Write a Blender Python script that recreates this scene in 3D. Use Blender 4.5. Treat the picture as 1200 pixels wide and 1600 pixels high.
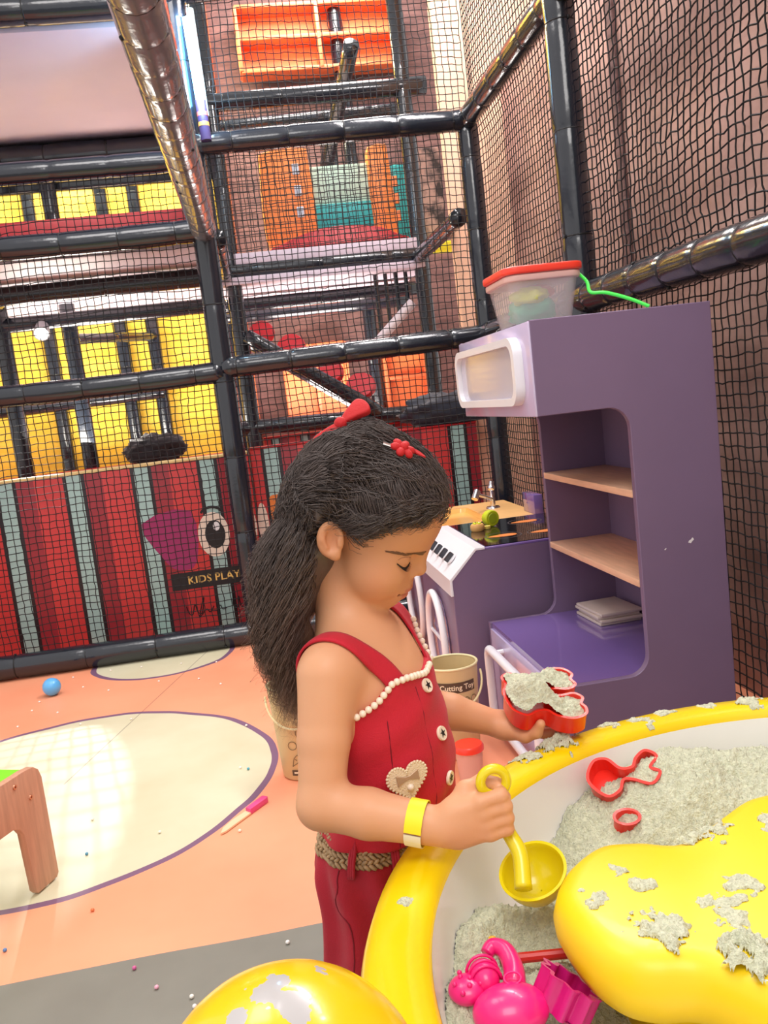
import bpy, bmesh, math, random
import numpy as np
from mathutils import Vector, Matrix

for o in list(bpy.data.objects): bpy.data.objects.remove(o, do_unlink=True)
SC = bpy.context.scene
COL = SC.collection
random.seed(7); RNG = np.random.default_rng(7)
pi = math.pi; rad = math.radians

# ------------------------------------------------------------------ camera
CAM_F = 1362.0
_y, _p, _r = rad(7.46), rad(-7.3), rad(-6.65)
_F = Vector((math.sin(_y)*math.cos(_p), math.cos(_y)*math.cos(_p), math.sin(_p)))
_R = Vector((math.cos(_y), -math.sin(_y), 0)); _U = _R.cross(_F)
_R2 = _R*math.cos(_r) + _U*math.sin(_r); _U2 = -_R*math.sin(_r) + _U*math.cos(_r)
cd = bpy.data.cameras.new('camera'); cam = bpy.data.objects.new('camera', cd); COL.objects.link(cam)
cd.sensor_fit = 'HORIZONTAL'; cd.sensor_width = 36; cd.lens = CAM_F*36/1200; cd.clip_start = 0.02
cam.matrix_world = Matrix(((_R2.x, _U2.x, -_F.x, 0), (_R2.y, _U2.y, -_F.y, 0), (_R2.z, _U2.z, -_F.z, 1.0), (0, 0, 0, 1)))
SC.camera = cam

# ------------------------------------------------------------------ light
W = bpy.data.worlds.new('world'); SC.world = W; W.use_nodes = True
bg = W.node_tree.nodes['Background']; bg.inputs[0].default_value = (1.0, 0.96, 0.95, 1); bg.inputs[1].default_value = 0.85
def area(name, loc, target, size, power, col=(1, 1, 1), size_y=None):
    l = bpy.data.lights.new(name, 'AREA'); l.energy = power; l.color = col; l.size = size
    if size_y: l.shape = 'RECTANGLE'; l.size_y = size_y
    o = bpy.data.objects.new(name, l); COL.objects.link(o); o.location = loc
    o.rotation_euler = (Vector(target)-Vector(loc)).to_track_quat('-Z', 'Y').to_euler(); return o
area('hall_light', (0.0, -0.5, 3.3), (0.3, 1.8, 0.5), 1.4, 36, (1.0, 0.96, 0.93))
area('play_area_light', (-0.55, 2.3, 3.4), (0.1, 2.2, 0), 1.1, 27, (1.0, 0.95, 0.93))
area('rear_light', (-0.9, 5.9, 3.6), (-0.9, 6.6, 1.4), 1.0, 190, (1.0, 0.9, 0.62))
area('tower_light', (0.7, 5.4, 3.9), (0.7, 5.9, 1.5), 0.9, 62, (1.0, 0.9, 0.84))
area('left_bay_fill', (-1.0, 5.3, 0.95), (-0.9, 5.4, 1.7), 0.7, 34, (1.0, 0.93, 0.82))  # added fill aimed upward, stands in for bounce on the deck underside
area('middle_bay_fill', (0.5, 5.6, 0.95), (0.5, 5.65, 1.7), 0.6, 22, (1.0, 0.9, 0.84))  # added fill to brighten the middle bay, no fixture there
area('side_aisle_light', (1.22, 2.9, 3.3), (1.36, 2.6, 0.9), 0.25, 85, (1.0, 0.93, 0.92), 2.4)
VS = SC.view_settings
VS.view_transform = 'Standard'; VS.look = 'None'; VS.exposure = 0.35; VS.gamma = 1.0; VS.use_curve_mapping = False

# ------------------------------------------------------------------ helpers
def lin(c):
    return tuple(((x/255)/12.92 if x/255 <= 0.04045 else (((x/255)+0.055)/1.055)**2.4) for x in c)
class NT:
    """tiny node-building helper"""
    def __init__(s, m): s.m = m; s.t = m.node_tree; s.n = s.t.nodes; s.l = s.t.links
    def new(s, typ, **kw):
        n = s.n.new(typ)
        for k, v in kw.items(): setattr(n, k, v)
        return n
    def link(s, a, b): s.l.new(a, b)
    def val(s, sock, v):
        if hasattr(v, 'is_output'): s.link(v, sock)
        else: sock.default_value = v
    def math(s, op, a, b=0.0, c=None):
        n = s.new('ShaderNodeMath', operation=op); s.val(n.inputs[0], a); s.val(n.inputs[1], b)
        if c is not None: s.val(n.inputs[2], c)
        return n.outputs[0]
    def mix(s, f, a, b):
        n = s.new('ShaderNodeMix', data_type='RGBA'); s.val(n.inputs[0], f)
        for i, v in ((6, a), (7, b)):
            if hasattr(v, 'is_output'): s.link(v, n.inputs[i])
            else: n.inputs[i].default_value = (*v, 1) if len(v) == 3 else v
        return n.outputs[2]
    def noise(s, vec, scale, detail=3, rough=0.55):
        n = s.new('ShaderNodeTexNoise'); n.inputs['Scale'].default_value = scale
        n.inputs['Detail'].default_value = detail; n.inputs['Roughness'].default_value = rough
        if vec is not None: s.link(vec, n.inputs['Vector'])
        return n.outputs[0]
    def ramp(s, f, stops, interp='LINEAR'):
        n = s.new('ShaderNodeValToRGB'); n.color_ramp.interpolation = interp
        e = n.color_ramp.elements
        while len(e) < len(stops): e.new(0.5)
        for k, (p, c) in zip(e, stops): k.position = p; k.color = (*c, 1)
        s.val(n.inputs[0], f); return n.outputs[0]
    def sep(s, v):
        n = s.new('ShaderNodeSeparateXYZ'); s.link(v, n.inputs[0]); return n.outputs
    def mapping(s, v, scale):
        n = s.new('ShaderNodeMapping'); s.link(v, n.inputs[0]); n.inputs['Scale'].default_value = scale; return n.outputs[0]
    def pos(s): return s.new('ShaderNodeNewGeometry').outputs['Position']
    def obj(s): return s.new('ShaderNodeTexCoord').outputs['Object']
MATS = {}
def mat(name, rgb, rough=0.5, metal=0.0, spec=0.5, var=0.0, vscale=8, bump=0.0, bscale=60, coat=0.0, trans=0.0, alpha=1.0, sheen=0.0, sss=0.0, ior=None, stretch=None, emit=None, estr=0):
    if name in MATS: return MATS[name]
    m = bpy.data.materials.new(name); m.use_nodes = True; n = NT(m)
    b = m.node_tree.nodes['Principled BSDF']; c = lin(rgb)
    b.inputs['Base Color'].default_value = (*c, 1); b.inputs['Roughness'].default_value = rough
    b.inputs['Metallic'].default_value = metal; b.inputs['Specular IOR Level'].default_value = spec
    b.inputs['Coat Weight'].default_value = coat; b.inputs['Coat Roughness'].default_value = 0.06
    b.inputs['Transmission Weight'].default_value = trans; b.inputs['Alpha'].default_value = alpha
    b.inputs['Sheen Weight'].default_value = sheen
    if ior: b.inputs['IOR'].default_value = ior
    if sss:
        b.inputs['Subsurface Weight'].default_value = sss; b.inputs['Subsurface Radius'].default_value = (0.012, 0.004, 0.002); b.inputs['Subsurface Scale'].default_value = 0.6
    if emit: b.inputs['Emission Color'].default_value = (*lin(emit), 1); b.inputs['Emission Strength'].default_value = estr
    if var or bump:
        v = n.obj()
        if stretch: v = n.mapping(v, stretch)
        if var:
            f = n.noise(v, vscale, 4)
            d = tuple(max(0, x*(1-var)) for x in c); u = tuple(min(1, x*(1+var)) for x in c)
            n.link(n.ramp(f, [(0.3, d), (0.7, u)]), b.inputs['Base Color'])
        if bump:
            bp = n.new('ShaderNodeBump'); bp.inputs['Strength'].default_value = bump; bp.inputs['Distance'].default_value = 0.004
            n.link(n.noise(v, bscale, 3), bp.inputs['Height']); n.link(bp.outputs[0], b.inputs['Normal'])
    MATS[name] = m; return m
ORG = {}
def link(o, parent=None):
    COL.objects.link(o)
    if parent is not None: o.parent = parent
    return o
def empty(name, loc, label, cat, group=None, kind=None):
    o = bpy.data.objects.new(name, None); o.empty_display_size = 0.05; o.location = loc; link(o)
    ORG[o.name] = np.array(loc, float); tag(o, label, cat, group, kind); return o
def tag(o, label=None, cat=None, group=None, kind=None):
    if label: o['label'] = label
    if cat: o['category'] = cat
    if group: o['group'] = group
    if kind: o['kind'] = kind
    return o
def mesh_np(name, V, Q, material, parent=None, smooth=True, sharp=None, origin=None):
    """V (n,3) world coordinates, Q list of index arrays (k,3)/(k,4) -> one mesh object"""
    V = np.asarray(V, float)
    if origin is None:
        origin = ORG[parent.name] if parent is not None else np.array([(V[:, 0].min()+V[:, 0].max())/2, (V[:, 1].min()+V[:, 1].max())/2, V[:, 2].min()])
    me = bpy.data.meshes.new(name)
    if isinstance(Q, np.ndarray): Q = [Q]
    Q = [np.asarray(q, np.int32) for q in Q if len(q)]
    nl = sum(q.size for q in Q); nf = sum(len(q) for q in Q)
    me.vertices.add(len(V)); me.vertices.foreach_set('co', (V-origin).astype(np.float32).ravel())
    me.loops.add(nl); me.polygons.add(nf)
    me.loops.foreach_set('vertex_index', np.concatenate([q.ravel() for q in Q]))
    cnt = np.concatenate([np.full(len(q), q.shape[1], np.int32) for q in Q])
    me.polygons.foreach_set('loop_start', np.concatenate([[0], np.cumsum(cnt)[:-1]]).astype(np.int32))
    me.update(calc_edges=True); me.validate()
    return finish(name, me, material, parent, origin, smooth, sharp)
def finish(name, me, material, parent, origin, smooth=True, sharp=None):
    if material is not None: me.materials.append(material)
    if smooth:
        me.shade_smooth()
        if sharp: me.set_sharp_from_angle(angle=rad(sharp))
    o = bpy.data.objects.new(name, me); link(o, parent)
    if parent is None: o.location = origin
    ORG[o.name] = np.array(origin, float)
    return o
class G:
    """collects shapes (world coordinates) into one mesh"""
    def __init__(s): s.v = []; s.f = []
    def add(s, V, F):
        k = len(s.v); s.v += [tuple(map(float, p)) for p in V]; s.f += [tuple(int(i)+k for i in f) for f in F]; return s
    def bm(s, b, M=None):
        if M is not None: bmesh.ops.transform(b, matrix=M, verts=b.verts)
        b.verts.index_update(); s.add([v.co[:] for v in b.verts], [[v.index for v in f.verts] for f in b.faces]); b.free(); return s
    def box(s, c, size, bev=0.0, rot=None, seg=2):
        b = bmesh.new(); bmesh.ops.create_cube(b, size=1.0)
        for v in b.verts: v.co = Vector((v.co.x*size[0], v.co.y*size[1], v.co.z*size[2]))
        if bev: bmesh.ops.bevel(b, geom=list(b.edges), offset=min(bev, 0.49*min(size)), segments=seg, profile=0.5, affect='EDGES')
        M = Matrix.Translation(c)
        if rot is not None: M = M @ rot.to_4x4()
        return s.bm(b, M)
    def b2(s, lo, hi, bev=0.0, seg=2):
        lo = Vector(lo); hi = Vector(hi); return s.box((lo+hi)/2, hi-lo, bev, None, seg)
    def tube(s, pts, r, n=10, closed=False, cap=True):
        P = [Vector(p) for p in pts]; m = len(P); rr = r if hasattr(r, '__len__') else [r]*m
        base = len(s.v); prev = None
        for i, p in enumerate(P):
            if closed: t = (P[(i+1) % m]-P[i-1]).normalized()
            else: t = (P[min(i+1, m-1)]-P[max(i-1, 0)]).normalized()
            if prev is None:
                a = t.cross(Vector((0, 0, 1)));
                if a.length < 1e-3: a = t.cross(Vector((0, 1, 0)))
            else: a = prev - t*prev.dot(t)
            a.normalize(); prev = a; bb = t.cross(a)
            for k in range(n):
                q = p + (a*math.cos(2*pi*k/n)+bb*math.sin(2*pi*k/n))*rr[i]; s.v.append(q[:])
        for i in range(m if closed else m-1):
            j = (i+1) % m
            for k in range(n):
                k2 = (k+1) % n; s.f.append((base+i*n+k, base+j*n+k, base+j*n+k2, base+i*n+k2)[::-1])
        if cap and not closed:
            s.f.append(tuple(base+k for k in range(n))); s.f.append(tuple(base+(m-1)*n+k for k in range(n))[::-1])
        return s
    def lathe(s, prof, c=(0, 0, 0), n=32, M=None, ang=2*pi):
        """prof list of (r,z); open ends"""
        base = len(s.v); m = len(prof); full = abs(ang-2*pi) < 1e-6; nn = n if full else n+1
        for (r, z) in prof:
            for k in range(nn):
                a = ang*k/n; q = Vector((r*math.cos(a), r*math.sin(a), z))
                q = (M @ q) if M is not None else q + Vector(c); s.v.append(q[:])
        for i in range(m-1):
            for k in range(n):
                k2 = (k+1) % nn; s.f.append((base+i*nn+k, base+i*nn+k2, base+(i+1)*nn+k2, base+(i+1)*nn+k))
        return s
    def prism(s, out, z0, z1, bev=0.0, seg=2, M=None):
        """outline in xy (ccw) extruded along z, optional bevel on the top/bottom rims"""
        b = bmesh.new(); vs = [b.verts.new((x, y, z0)) for x, y in out]; f = b.faces.new(vs)
        r = bmesh.ops.extrude_face_region(b, geom=[f]); nv = [e for e in r['geom'] if isinstance(e, bmesh.types.BMVert)]
        for v in nv: v.co.z = z1
        bmesh.ops.recalc_face_normals(b, faces=b.faces)
        if bev:
            ed = [e for e in b.edges if abs(e.verts[0].co.z-e.verts[1].co.z) < 1e-6]
            bmesh.ops.bevel(b, geom=ed, offset=bev, segments=seg, profile=0.5, affect='EDGES')
        return s.bm(b, M)
    def ball(s, c, r, n=16, m=10, sc=(1, 1, 1), M=None):
        V = []; F = []
        for i in range(m+1):
            t = pi*i/m
            for k in range(n):
                a = 2*pi*k/n; q = Vector((math.sin(t)*math.cos(a)*sc[0], math.sin(t)*math.sin(a)*sc[1], math.cos(t)*sc[2]))*r
                if M is not None: q = M @ q
                V.append((q+Vector(c))[:])
        for i in range(m):
            for k in range(n):
                k2 = (k+1) % n; F.append((i*n+k, (i+1)*n+k, (i+1)*n+k2, i*n+k2))
        return s.add(V, F)
    def build(s, name, material, parent=None, smooth=True, sharp=35, weld=True):
        V = np.array(s.v)
        origin = ORG[parent.name] if parent is not None else np.array([(V[:, 0].min()+V[:, 0].max())/2, (V[:, 1].min()+V[:, 1].max())/2, V[:, 2].min()])
        me = bpy.data.meshes.new(name); me.from_pydata([tuple(p) for p in (V-origin)], [], s.f)
        if weld:
            b = bmesh.new(); b.from_mesh(me); bmesh.ops.remove_doubles(b, verts=b.verts, dist=1e-6)
            bmesh.ops.recalc_face_normals(b, faces=b.faces); b.to_mesh(me); b.free()
        me.validate()
        return finish(name, me, material, parent, origin, smooth, sharp)
def share(src, name, parent, loc, rot=None, scale=None):
    """another object with the mesh of src; loc in world coordinates"""
    o = bpy.data.objects.new(name, src.data if hasattr(src, 'data') else src); link(o, parent)
    base = ORG[parent.name] if parent is not None else np.zeros(3)
    o.location = Vector(np.array(loc, float)-base)
    if rot is not None: o.rotation_euler = rot
    if scale is not None: o.scale = scale
    ORG[o.name] = np.array(loc, float); return o
def spline(pts, n, closed=False):
    """Catmull-Rom through pts, n samples a span"""
    P = np.array(pts, float); m = len(P); out = []
    rng = range(m) if closed else range(m-1)
    for i in rng:
        if closed: p0, p1, p2, p3 = P[i-1], P[i], P[(i+1) % m], P[(i+2) % m]
        else: p0, p1, p2, p3 = P[max(i-1, 0)], P[i], P[i+1], P[min(i+2, m-1)]
        for t in np.arange(n)/n:
            out.append(0.5*((2*p1)+(-p0+p2)*t+(2*p0-5*p1+4*p2-p3)*t*t+(-p0+3*p1-3*p2+p3)*t**3))
    if not closed: out.append(P[-1])
    return np.array(out)
def rrect(w, h, r, n=5, cx=0, cy=0):
    o = []
    for (x, y, a) in ((w/2-r, h/2-r, 0), (-w/2+r, h/2-r, pi/2), (-w/2+r, -h/2+r, pi), (w/2-r, -h/2+r, 1.5*pi)):
        for k in range(n+1): o.append((cx+x+r*math.cos(a+pi/2*k/n), cy+y+r*math.sin(a+pi/2*k/n)))
    return o
_perm = RNG.permutation(4096).astype(np.int64); _hv = RNG.random(4096)
def vnoise(P):
    P = np.asarray(P, float); i = np.floor(P).astype(np.int64); f = P-i; f = f*f*(3-2*f); r = 0
    for dx in (0, 1):
        for dy in (0, 1):
            for dz in (0, 1):
                h = _hv[_perm[(_perm[(_perm[(i[:, 0]+dx) & 4095]+i[:, 1]+dy) & 4095]+i[:, 2]+dz) & 4095]]
                r = r+h*np.where(dx, f[:, 0], 1-f[:, 0])*np.where(dy, f[:, 1], 1-f[:, 1])*np.where(dz, f[:, 2], 1-f[:, 2])
    return r*2-1
def fbm(P, o=3):
    r = 0; a = 1.0; P = np.asarray(P, float)
    for k in range(o): r = r+a*vnoise(P*2**k+17.3*k); a *= 0.5
    return r
def tubes_np(P, R, ns=3, taper=None):
    """P (k,n,3) polylines, R scalar or (k,n): returns V,Q for open tubes"""
    k, n, _ = P.shape; T = np.gradient(P, axis=1); T /= np.linalg.norm(T, axis=2, keepdims=True)+1e-12
    ref = np.where(np.abs(T[..., 2:3]) > 0.9, np.array([1.0, 0, 0]), np.array([0, 0, 1.0]))
    A = np.cross(T, ref); A /= np.linalg.norm(A, axis=2, keepdims=True)+1e-12; B = np.cross(T, A)
    R = np.broadcast_to(np.asarray(R, float), (k, n))
    ang = 2*pi*np.arange(ns)/ns
    V = P[:, :, None, :]+R[:, :, None, None]*(A[:, :, None, :]*np.cos(ang)[None, None, :, None]+B[:, :, None, :]*np.sin(ang)[None, None, :, None])
    idx = np.arange(k*n*ns).reshape(k, n, ns); nx = np.roll(idx, -1, axis=2)
    Q = np.stack([idx[:, :-1], idx[:, 1:], nx[:, 1:], nx[:, :-1]], axis=-1).reshape(-1, 4)
    return V.reshape(-1, 3), Q
def text_mesh(body, name, size, M, material, parent, extrude=0.0006, bold=0.0):
    cu = bpy.data.curves.new('txt', 'FONT'); cu.body = body; cu.size = size; cu.extrude = extrude; cu.align_x = 'CENTER'; cu.align_y = 'CENTER'; cu.offset = bold; cu.resolution_u = 3
    ob = bpy.data.objects.new('txt', cu); COL.objects.link(ob)
    dg = bpy.context.evaluated_depsgraph_get(); me = bpy.data.meshes.new_from_object(ob.evaluated_get(dg)); bpy.data.objects.remove(ob)
    V = np.array([(M @ v.co)[:] for v in me.vertices]); org = ORG[parent.name]
    me.vertices.foreach_set('co', (V-org).astype(np.float32).ravel()); me.update(); me.materials.clear()
    return finish(name, me, material, parent, org, smooth=False)
def inpoly(P, poly):
    x, y = P[:, 0], P[:, 1]; r_ = np.zeros(len(P), bool); j = len(poly)-1
    for i in range(len(poly)):
        xi, yi = poly[i]; xj, yj = poly[j]; c_ = ((yi > y) != (yj > y)) & (x < (xj-xi)*(y-yi)/(yj-yi+1e-12)+xi); r_ ^= c_; j = i
    return r_
def frame_mat(o, ex, ey, ez): # columns
    return Matrix(((ex[0], ey[0], ez[0], o[0]), (ex[1], ey[1], ez[1], o[1]), (ex[2], ey[2], ez[2], o[2]), (0, 0, 0, 1)))

# ------------------------------------------------------------------ materials
VINYL = mat('black_vinyl', (26, 31, 40), 0.2, spec=0.6, bump=0.35, bscale=22, coat=0.3)
TIE = mat('cable_tie_black', (14, 14, 16), 0.45)
NET = mat('net_cord', (26, 25, 28), 0.8)
FILM = mat('film_wrapped_vinyl', (112, 114, 124), 0.2, spec=0.7, bump=0.5, bscale=20, coat=0.5)
PURPLE = mat('purple_laminate', (120, 99, 128), 0.38, var=0.05, vscale=3)
LITPUR = mat('lit_purple_gloss', (200, 186, 216), 0.16, coat=0.5)  # purple front panels, the light on them put into a paler colour
DPUR = mat('purple_gloss_top', (118, 94, 158), 0.14, coat=0.6)
WHITE = mat('white_plastic', (236, 234, 238), 0.28, coat=0.2)
SHELF = mat('beech_board', (226, 178, 146), 0.5, var=0.1, vscale=5, stretch=(18, 2, 18))
CHROME = mat('chrome', (225, 225, 230), 0.12, metal=1.0)
BLK = mat('black_gloss', (22, 22, 26), 0.08, coat=0.4)
REDP = mat('red_plastic', (238, 44, 28), 0.3, coat=0.2, sss=0.05)
PINKP = mat('pink_plastic', (232, 24, 118), 0.3, coat=0.2, var=0.04)
YELP = mat('yellow_scoop_plastic', (226, 208, 16), 0.26, coat=0.3)

# ================================================================== SETTING
def floor():
    m = bpy.data.materials.new('printed_vinyl_floor'); m.use_nodes = True; n = NT(m); b = m.node_tree.nodes['Principled BSDF']
    p = n.pos(); X, Y, Z = n.sep(p)
    wob = n.math('MULTIPLY', n.math('SUBTRACT', n.noise(p, 2.2, 2), 0.5), 0.07)
    def dist(cx, cy, sx=1, sy=1):
        dx = n.math('MULTIPLY', n.math('SUBTRACT', X, cx), sx); dy = n.math('MULTIPLY', n.math('SUBTRACT', Y, cy), sy)
        return n.math('SQRT', n.math('ADD', n.math('MULTIPLY', dx, dx), n.math('MULTIPLY', dy, dy)))
    peach = n.ramp(n.noise(p, 1.7, 4), [(0.3, lin((238, 150, 112))), (0.7, lin((246, 166, 128)))])
    cream = n.ramp(n.noise(p, 3.0, 4), [(0.3, lin((204, 196, 162))), (0.7, lin((216, 210, 180)))])
    col = peach
    for (cx, cy, r) in ((-0.706, 2.499, 0.628), (-0.538, 3.81, 0.30)):
        d = n.math('ADD', dist(cx, cy), wob)
        col = n.mix(n.math('LESS_THAN', d, r), col, lin((122, 88, 116)))
        col = n.mix(n.math('LESS_THAN', d, r-0.021), col, cream)
    gy = n.math('ADD', Y, n.math('MULTIPLY', wob, 0.3))
    grey = n.ramp(n.noise(p, 4.0, 4), [(0.3, lin((118, 116, 106))), (0.7, lin((130, 129, 118)))])
    col = n.mix(n.math('LESS_THAN', gy, 1.615), col, grey)
    # seam between two sheets of vinyl
    sx = n.math('SUBTRACT', n.math('SUBTRACT', X, -0.628), n.math('MULTIPLY', n.math('SUBTRACT', Y, 2.796), 0.274))
    seam = n.math('MULTIPLY', n.math('LESS_THAN', n.math('ABSOLUTE', sx), 0.0022), n.math('GREATER_THAN', Y, 2.55))
    col = n.mix(n.math('MULTIPLY', seam, 0.5), col, lin((90, 70, 66)))
    n.link(col, b.inputs['Base Color']); b.inputs['Roughness'].default_value = 0.5
    b.inputs['Coat Weight'].default_value = 0.04; b.inputs['Coat Roughness'].default_value = 0.2
    bp = n.new('ShaderNodeBump'); bp.inputs['Strength'].default_value = 0.08; bp.inputs['Distance'].default_value = 0.01
    n.link(n.noise(p, 6, 2), bp.inputs['Height']); n.link(bp.outputs[0], b.inputs['Normal'])
    o = G().b2((-5, -3, -0.05), (2.2, 7.2, 0.0)).build('floor', m, smooth=False)
    tag(o, 'peach vinyl floor printed with cream circles and a grey band', kind='structure')
floor()
def woodwall(name, c1, c2, scale, rough=0.75):
    m = bpy.data.materials.new(name); m.use_nodes = True; n = NT(m); b = m.node_tree.nodes['Principled BSDF']
    p = n.pos(); v = n.mapping(p, scale)
    f = n.noise(v, 1.0, 5, 0.6)
    n.link(n.ramp(f, [(0.32, lin(c1)), (0.68, lin(c2))]), b.inputs['Base Color']); b.inputs['Roughness'].default_value = rough
    bp = n.new('ShaderNodeBump'); bp.inputs['Strength'].default_value = 0.4; bp.inputs['Distance'].default_value = 0.01
    n.link(f, bp.inputs['Height']); n.link(bp.outputs[0], b.inputs['Normal']); return m
BROWN = woodwall('brown_wall_board', (150, 114, 104), (200, 162, 150), (9, 1.6, 5))
BROWNB = woodwall('plum_brown_wall', (92, 66, 64), (128, 94, 90), (6, 6, 30))
PEACHB = woodwall('pale_beige_board', (226, 180, 150), (238, 196, 168), (3, 3, 1.2), 0.55)
YELW = woodwall('yellow_wall_board', (238, 190, 50), (252, 214, 84), (2.5, 2.5, 14), 0.7)
tag(G().b2((1.36, -1.2, 0), (1.46, 4.28, 2.47)).build('wall_right', BROWN, smooth=False), 'pinkish brown board wall behind the black net', kind='structure')
tag(G().b2((0.02, 6.3, 0), (2.2, 6.4, 4.6)).build('wall_back', BROWNB, smooth=False), 'plum brown wall behind the play tower', kind='structure')
tag(G().b2((-4.2, 6.3, 0), (-0.18, 6.4, 4.6)).build('wall_back_yellow', YELW, smooth=False), 'bright yellow wall behind the left bay', kind='structure')
tag(G().b2((-0.18, 6.27, 0), (0.02, 6.4, 4.6)).build('trim_1', mat('orange_trim', (224, 116, 44), 0.6), smooth=False), 'orange strip between the yellow and the brown wall', kind='structure')
g = G().b2((1.06, 4.285, 0.0), (2.2, 4.36, 4.4), 0.006); o = g.build('wall_return', PEACHB, smooth=False); tag(o, 'pale beige board wall behind the corner post', kind='structure')
# a planked joint strip on the right wall
for i, yy in enumerate((2.98, 1.9, 0.8)):
    tag(G().b2((1.345, yy-0.03, 0), (1.36, yy+0.03, 2.47), 0.004).build('trim_%d' % (i+2), BROWNB, smooth=False), 'brown cover strip on the right board wall', kind='structure')

# ================================================================== CLIMBING FRAME
_tie = None
def pipe(name, a, b, r, parent, ties=True, sag=0.0, step=0.21, material=None, phase=0.5, pinch=0.07):
    """padded tube with pinched cable ties; ties are sub-parts"""
    global _tie
    a = Vector(a); b = Vector(b); L = (b-a).length; nt = max(1, int(L/step)); d = (b-a).normalized()
    ts = [(k+phase)/nt for k in range(nt)]; pts = []; rr = []; N = max(8, nt*6)
    for i in range(N+1):
        t = i/N; q = a.lerp(b, t); q.z -= sag*4*t*(1-t)
        dd = min(abs(t-x)*L for x in ts); pts.append(q); rr.append(r*(1-0.10*math.exp(-(dd/0.018)**2)+0.012*math.sin(t*L*13+L*7)))
    # extra rings at the pinches
    allt = sorted(set([i/N for i in range(N+1)]+[x+s for x in ts for s in (-0.012/L, 0, 0.012/L)])); pts = []; rr = []
    for t in allt:
        t = min(1, max(0, t)); q = a.lerp(b, t); q.z -= sag*4*t*(1-t); dd = min(abs(t-x)*L for x in ts)
        pts.append(q); rr.append(r*(1-pinch*math.exp(-(dd/0.012)**2)+0.015*math.sin(t*L*13+L*7)))
    o = G().tube(pts, rr, 16).build(name, material or VINYL, parent, sharp=None)
    if ties:
        if _tie is None:
            gg = G(); ring = [(0.98*math.cos(2*pi*k/18), 0.98*math.sin(2*pi*k/18), 0) for k in range(18)]
            gg.tube(ring, 0.055, 5, closed=True); gg.box((1.05, 0, 0), (0.12, 0.16, 0.2), 0.02)
            me = bpy.data.meshes.new('cable_tie'); me.from_pydata(gg.v, [], gg.f); me.materials.append(TIE); me.shade_smooth(); _tie = me
        rot = d.to_track_quat('Z', 'X').to_euler()
        for x in ts:
            q = a.lerp(b, x); q.z -= sag*4*x*(1-x)
            rq = d.to_track_quat('Z', 'X') @ Matrix.Rotation(random.uniform(0, 6.28), 3, 'Z').to_quaternion()
            share(_tie, 'cable_tie', o, q, rq.to_euler(), (r*0.94,)*3)
    return o
def net(name, o0, eu, ev, nu, nv, parent, pitch=0.030, r=0.0021, wob=0.012, wav=0.004, seed=0, keep=None):
    """square-mesh net in the plane o0 + u*eu + v*ev, pulled slightly out of shape"""
    eu = np.array(eu, float); ev = np.array(ev, float); en = np.cross(eu, ev)
    def P(U, Vv):
        pu = U*pitch; pv = Vv*pitch; q = np.stack([pu*1.3+seed, pv*1.3, pu*0+seed*3.1], -1).reshape(-1, 3)
        n1 = vnoise(q*1.1).reshape(U.shape); n2 = vnoise(q*2.6+40).reshape(U.shape); n3 = vnoise(q*2.6+90).reshape(U.shape); n4 = vnoise(q*28+7).reshape(U.shape); n5 = vnoise(q*28+77).reshape(U.shape)
        eu_f = np.minimum(1, np.minimum(pu, nu*pitch-pu)/0.12)*np.minimum(1, np.minimum(pv, nv*pitch-pv)/0.12)
        return np.array(o0)+(pu+wob*n2*eu_f+wav*n4)[..., None]*eu+(pv+wob*n3*eu_f+wav*n5)[..., None]*ev+(0.02*n1*eu_f)[..., None]*en
    U, Vv = np.meshgrid(np.arange(nu+1.0), np.arange(0, nv+0.01, 0.5), indexing='ij'); V1, Q1 = tubes_np(P(U, Vv), r)
    Vv, U = np.meshgrid(np.arange(nv+1.0), np.arange(0, nu+0.01, 0.5), indexing='ij'); V2, Q2 = tubes_np(P(U, Vv), r)
    return mesh_np(name, np.concatenate([V1, V2]), np.concatenate([Q1, Q2+len(V1)]), NET, parent)
PR = 0.047
FY, XL, XC, XR, YR = 3.9, -0.12, 1.075, 1.075, 2.73
fr = empty('play_enclosure', (0.48, FY, 0), 'black padded pipe frame with square-mesh nets around the play corner', 'play frame')
pipe('padded_post', (XL, FY, 0.0), (XL, FY, 3.3), 0.05, fr, step=0.32)
pipe('padded_post', (XC, FY, 0.0), (XC, FY, 2.16), PR, fr, step=0.3)
pipe('padded_post', (XR, YR, 0.0), (XR, YR, 3.2), 0.05, fr, step=0.3)
pipe('padded_post', (-1.3, FY, 0.0), (-1.3, FY, 3.3), 0.05, fr, step=0.3)
pipe('padded_post', (XR, 1.55, 0.0), (XR, 1.55, 3.2), 0.05, fr, step=0.3)
pipe('padded_beam', (XL, FY-0.01, 1.215), (XC, FY-0.01, 1.235), PR, fr, phase=0.25)
pipe('padded_beam', (-1.3, FY-0.01, 1.20), (XL, FY-0.01, 1.20), PR, fr, sag=0.008)
pipe('padded_beam', (XL, FY-0.01, 2.145), (XC, FY-0.01, 2.165), PR, fr, phase=0.7)
pipe('padded_beam', (-1.3, FY-0.01, 1.80), (XL, FY-0.01, 1.80), 0.05, fr, sag=0.008)
pipe('padded_beam', (-1.3, FY, 2.09), (XL, FY, 2.09), 0.045, fr, ties=False)
pipe('padded_beam', (-1.3, FY, 2.73), (XL, FY, 2.73), 0.06, fr, sag=0.012, step=0.3)
pipe('padded_beam', (XL, FY, 2.76), (XC, FY, 2.80), 0.05, fr, step=0.36)
pipe('padded_beam', (-1.3, FY-0.07, 0.055), (XL-0.0, FY-0.07, 0.05), 0.052, fr, step=0.25)
pipe('padded_beam', (XL, FY-0.07, 0.05), (XC, FY-0.07, 0.05), 0.052, fr, step=0.25)
pipe('padded_beam', (XR, FY, 1.245), (XR, YR, 1.245), PR, fr)
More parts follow.
